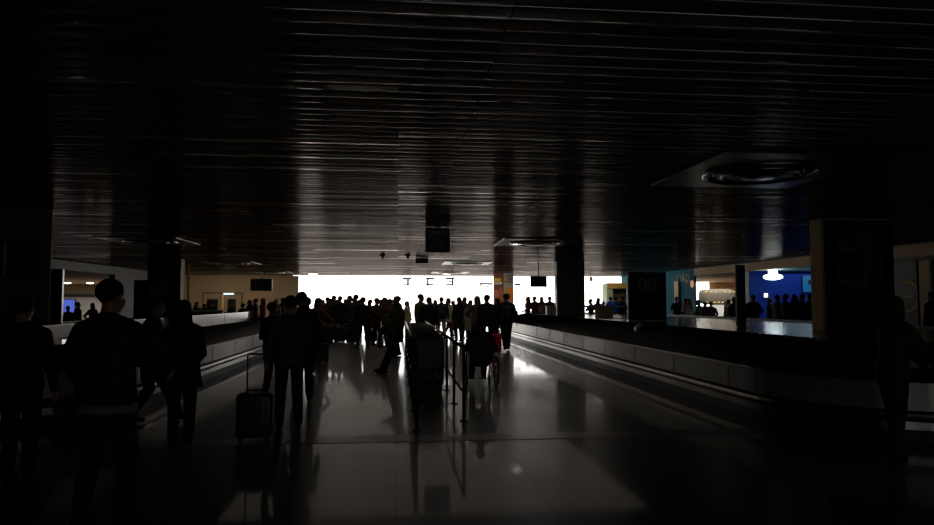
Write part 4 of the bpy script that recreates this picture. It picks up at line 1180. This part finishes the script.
# bags worn or carried in the crowd
def backpack(px, Y, z, lab, m, sc=1.0, dy=-.2, rz=0):
    t = thing('backpack', lab, 'backpack', (X(px, Y), Y+dy, z), rz, 'backpacks worn in the crowd'); t.scale = (sc, sc, sc)
    bm = NB(); box(bm, -.15, .15, -.1, .08, 0, .45, bev=.06); obj('main_pocket', bm, m, t, True)
    bm = NB(); box(bm, -.11, .11, -.15, -.09, .04, .24, bev=.03); obj('front_pocket', bm, m, t, True)
    obj('top_loop', tb([(-.04, .05, .43), (0, .05, .49), (.04, .05, .43)], .01), m, t, True)
    for s in (-1, 1): obj('shoulder_strap', tb([(s*.10, .06, .42), (s*.12, .17, .46), (s*.13, .26, .3), (s*.12, .1, .05)], .014), m, t, True)
backpack(506.5, 22.3, 1.02, 'black backpack on the back of the person walking away', M['blackp'], dy=-.2)
backpack(441.5, 29, 1.0, 'blue grey backpack on the person with beige trousers', mat('blue canvas', (.05, .07, .10), .8), dy=-.2)
def handbag(px, py, Y, lab, m, w=.3, h=.26):
    p = at(px, py, Y)
    t = thing('handbag', lab, 'bag', (p.x, Y, max(p.z, .02)), 0, 'bags carried in the crowd')
    bm = NB(); box(bm, -w/2, w/2, -.07, .07, 0, h, bev=.04); obj('bag_body', bm, m, t, True)
    obj('strap', tb([(-w*.35, 0, h-.02), (-w*.2, 0, h+.2), (w*.2, 0, h+.2), (w*.35, 0, h-.02)], .01), m, t, True)
handbag(356.5, 332, 23.6, 'black shoulder bag left of the broad dark jacket', M['blackp'], .4, .34)
suitcase('suitcase', 'small dark cabin case standing by the crowd left of the long floor gleams', (X(322, 18.4), 18.4, 0), .3, .36, .22, .5, M['blackp'], .3)

# ---------------------------------------------------------------- light
wd = bpy.data.worlds.new('daylight'); bpy.context.scene.world = wd; wd.use_nodes = True
bg = wd.node_tree.nodes['Background']; bg.inputs[0].default_value = (1, .98, .95, 1); bg.inputs[1].default_value = 3.8
ld = bpy.data.lights.new('window_portal', 'AREA'); ld.shape = 'RECTANGLE'; ld.size = XR-xw; ld.size_y = 3.2; ld.cycles.is_portal = True
lo_ = bpy.data.objects.new('window_portal', ld); C.objects.link(lo_); lo_.location = ((XR+xw)/2, YF+.3, 1.65); lo_.rotation_euler = (-PI/2, 0, 0)
def area(name, loc, rot, sx, sy, col, e):
    l = bpy.data.lights.new(name, 'AREA'); l.shape = 'RECTANGLE'; l.size = sx; l.size_y = sy; l.color = col; l.energy = e
    o = bpy.data.objects.new(name, l); C.objects.link(o); o.location = loc; o.rotation_euler = rot
area('tan_wall_light', (-10.5, 43.5, 3.3), (R(25), 0, 0), 6, .4, (1, .8, .55), 60)
area('left_room_light', (-23, 50, 2.9), (0, 0, 0), 6, 8, (1, .9, .8), 350)
area('shop_room_light', (19.5, 40, 2.95), (0, 0, 0), 4, 5, (1, .93, .8), 110)
area('blue_room_light', (18.5, 28.5, 2.9), (0, 0, 0), 3, 3, (.75, .95, 1), 40)
area('teal_spot', (14.6, 38.5, 3.3), (0, R(-35), 0), .4, 4, (.9, 1, 1), 5)
area('added_hall_fill', (1, 28, 3.3), (0, 0, 0), 10, 24, (1, .88, .74), 62)  # added overhead fill without a fixture, lifts the dark crowd and floor
area('added_back_fill', (6, -3.9, 1.0), (PI/2, 0, 0), 12, 1.2, (.97, .98, 1), 26)  # invented fill behind the camera, brings out the near ceiling strips
area('added_column_fill', (5.6, 39.6, 3.3), (R(30), 0, 0), 3, .5, (1, .9, .75), 30)  # unseen light added to brighten the advertising columns
area('added_kiosk_fill', (13.2, 42.5, 3.3), (R(30), 0, 0), 3, .5, (1, .9, .75), 30)  # another added light with no visible source, brightens the kiosk front

s = bpy.context.scene
s.view_settings.view_transform = 'Standard'; s.view_settings.look = 'None'; s.view_settings.gamma = 1; s.view_settings.exposure = 0
s.view_settings.use_curve_mapping = False
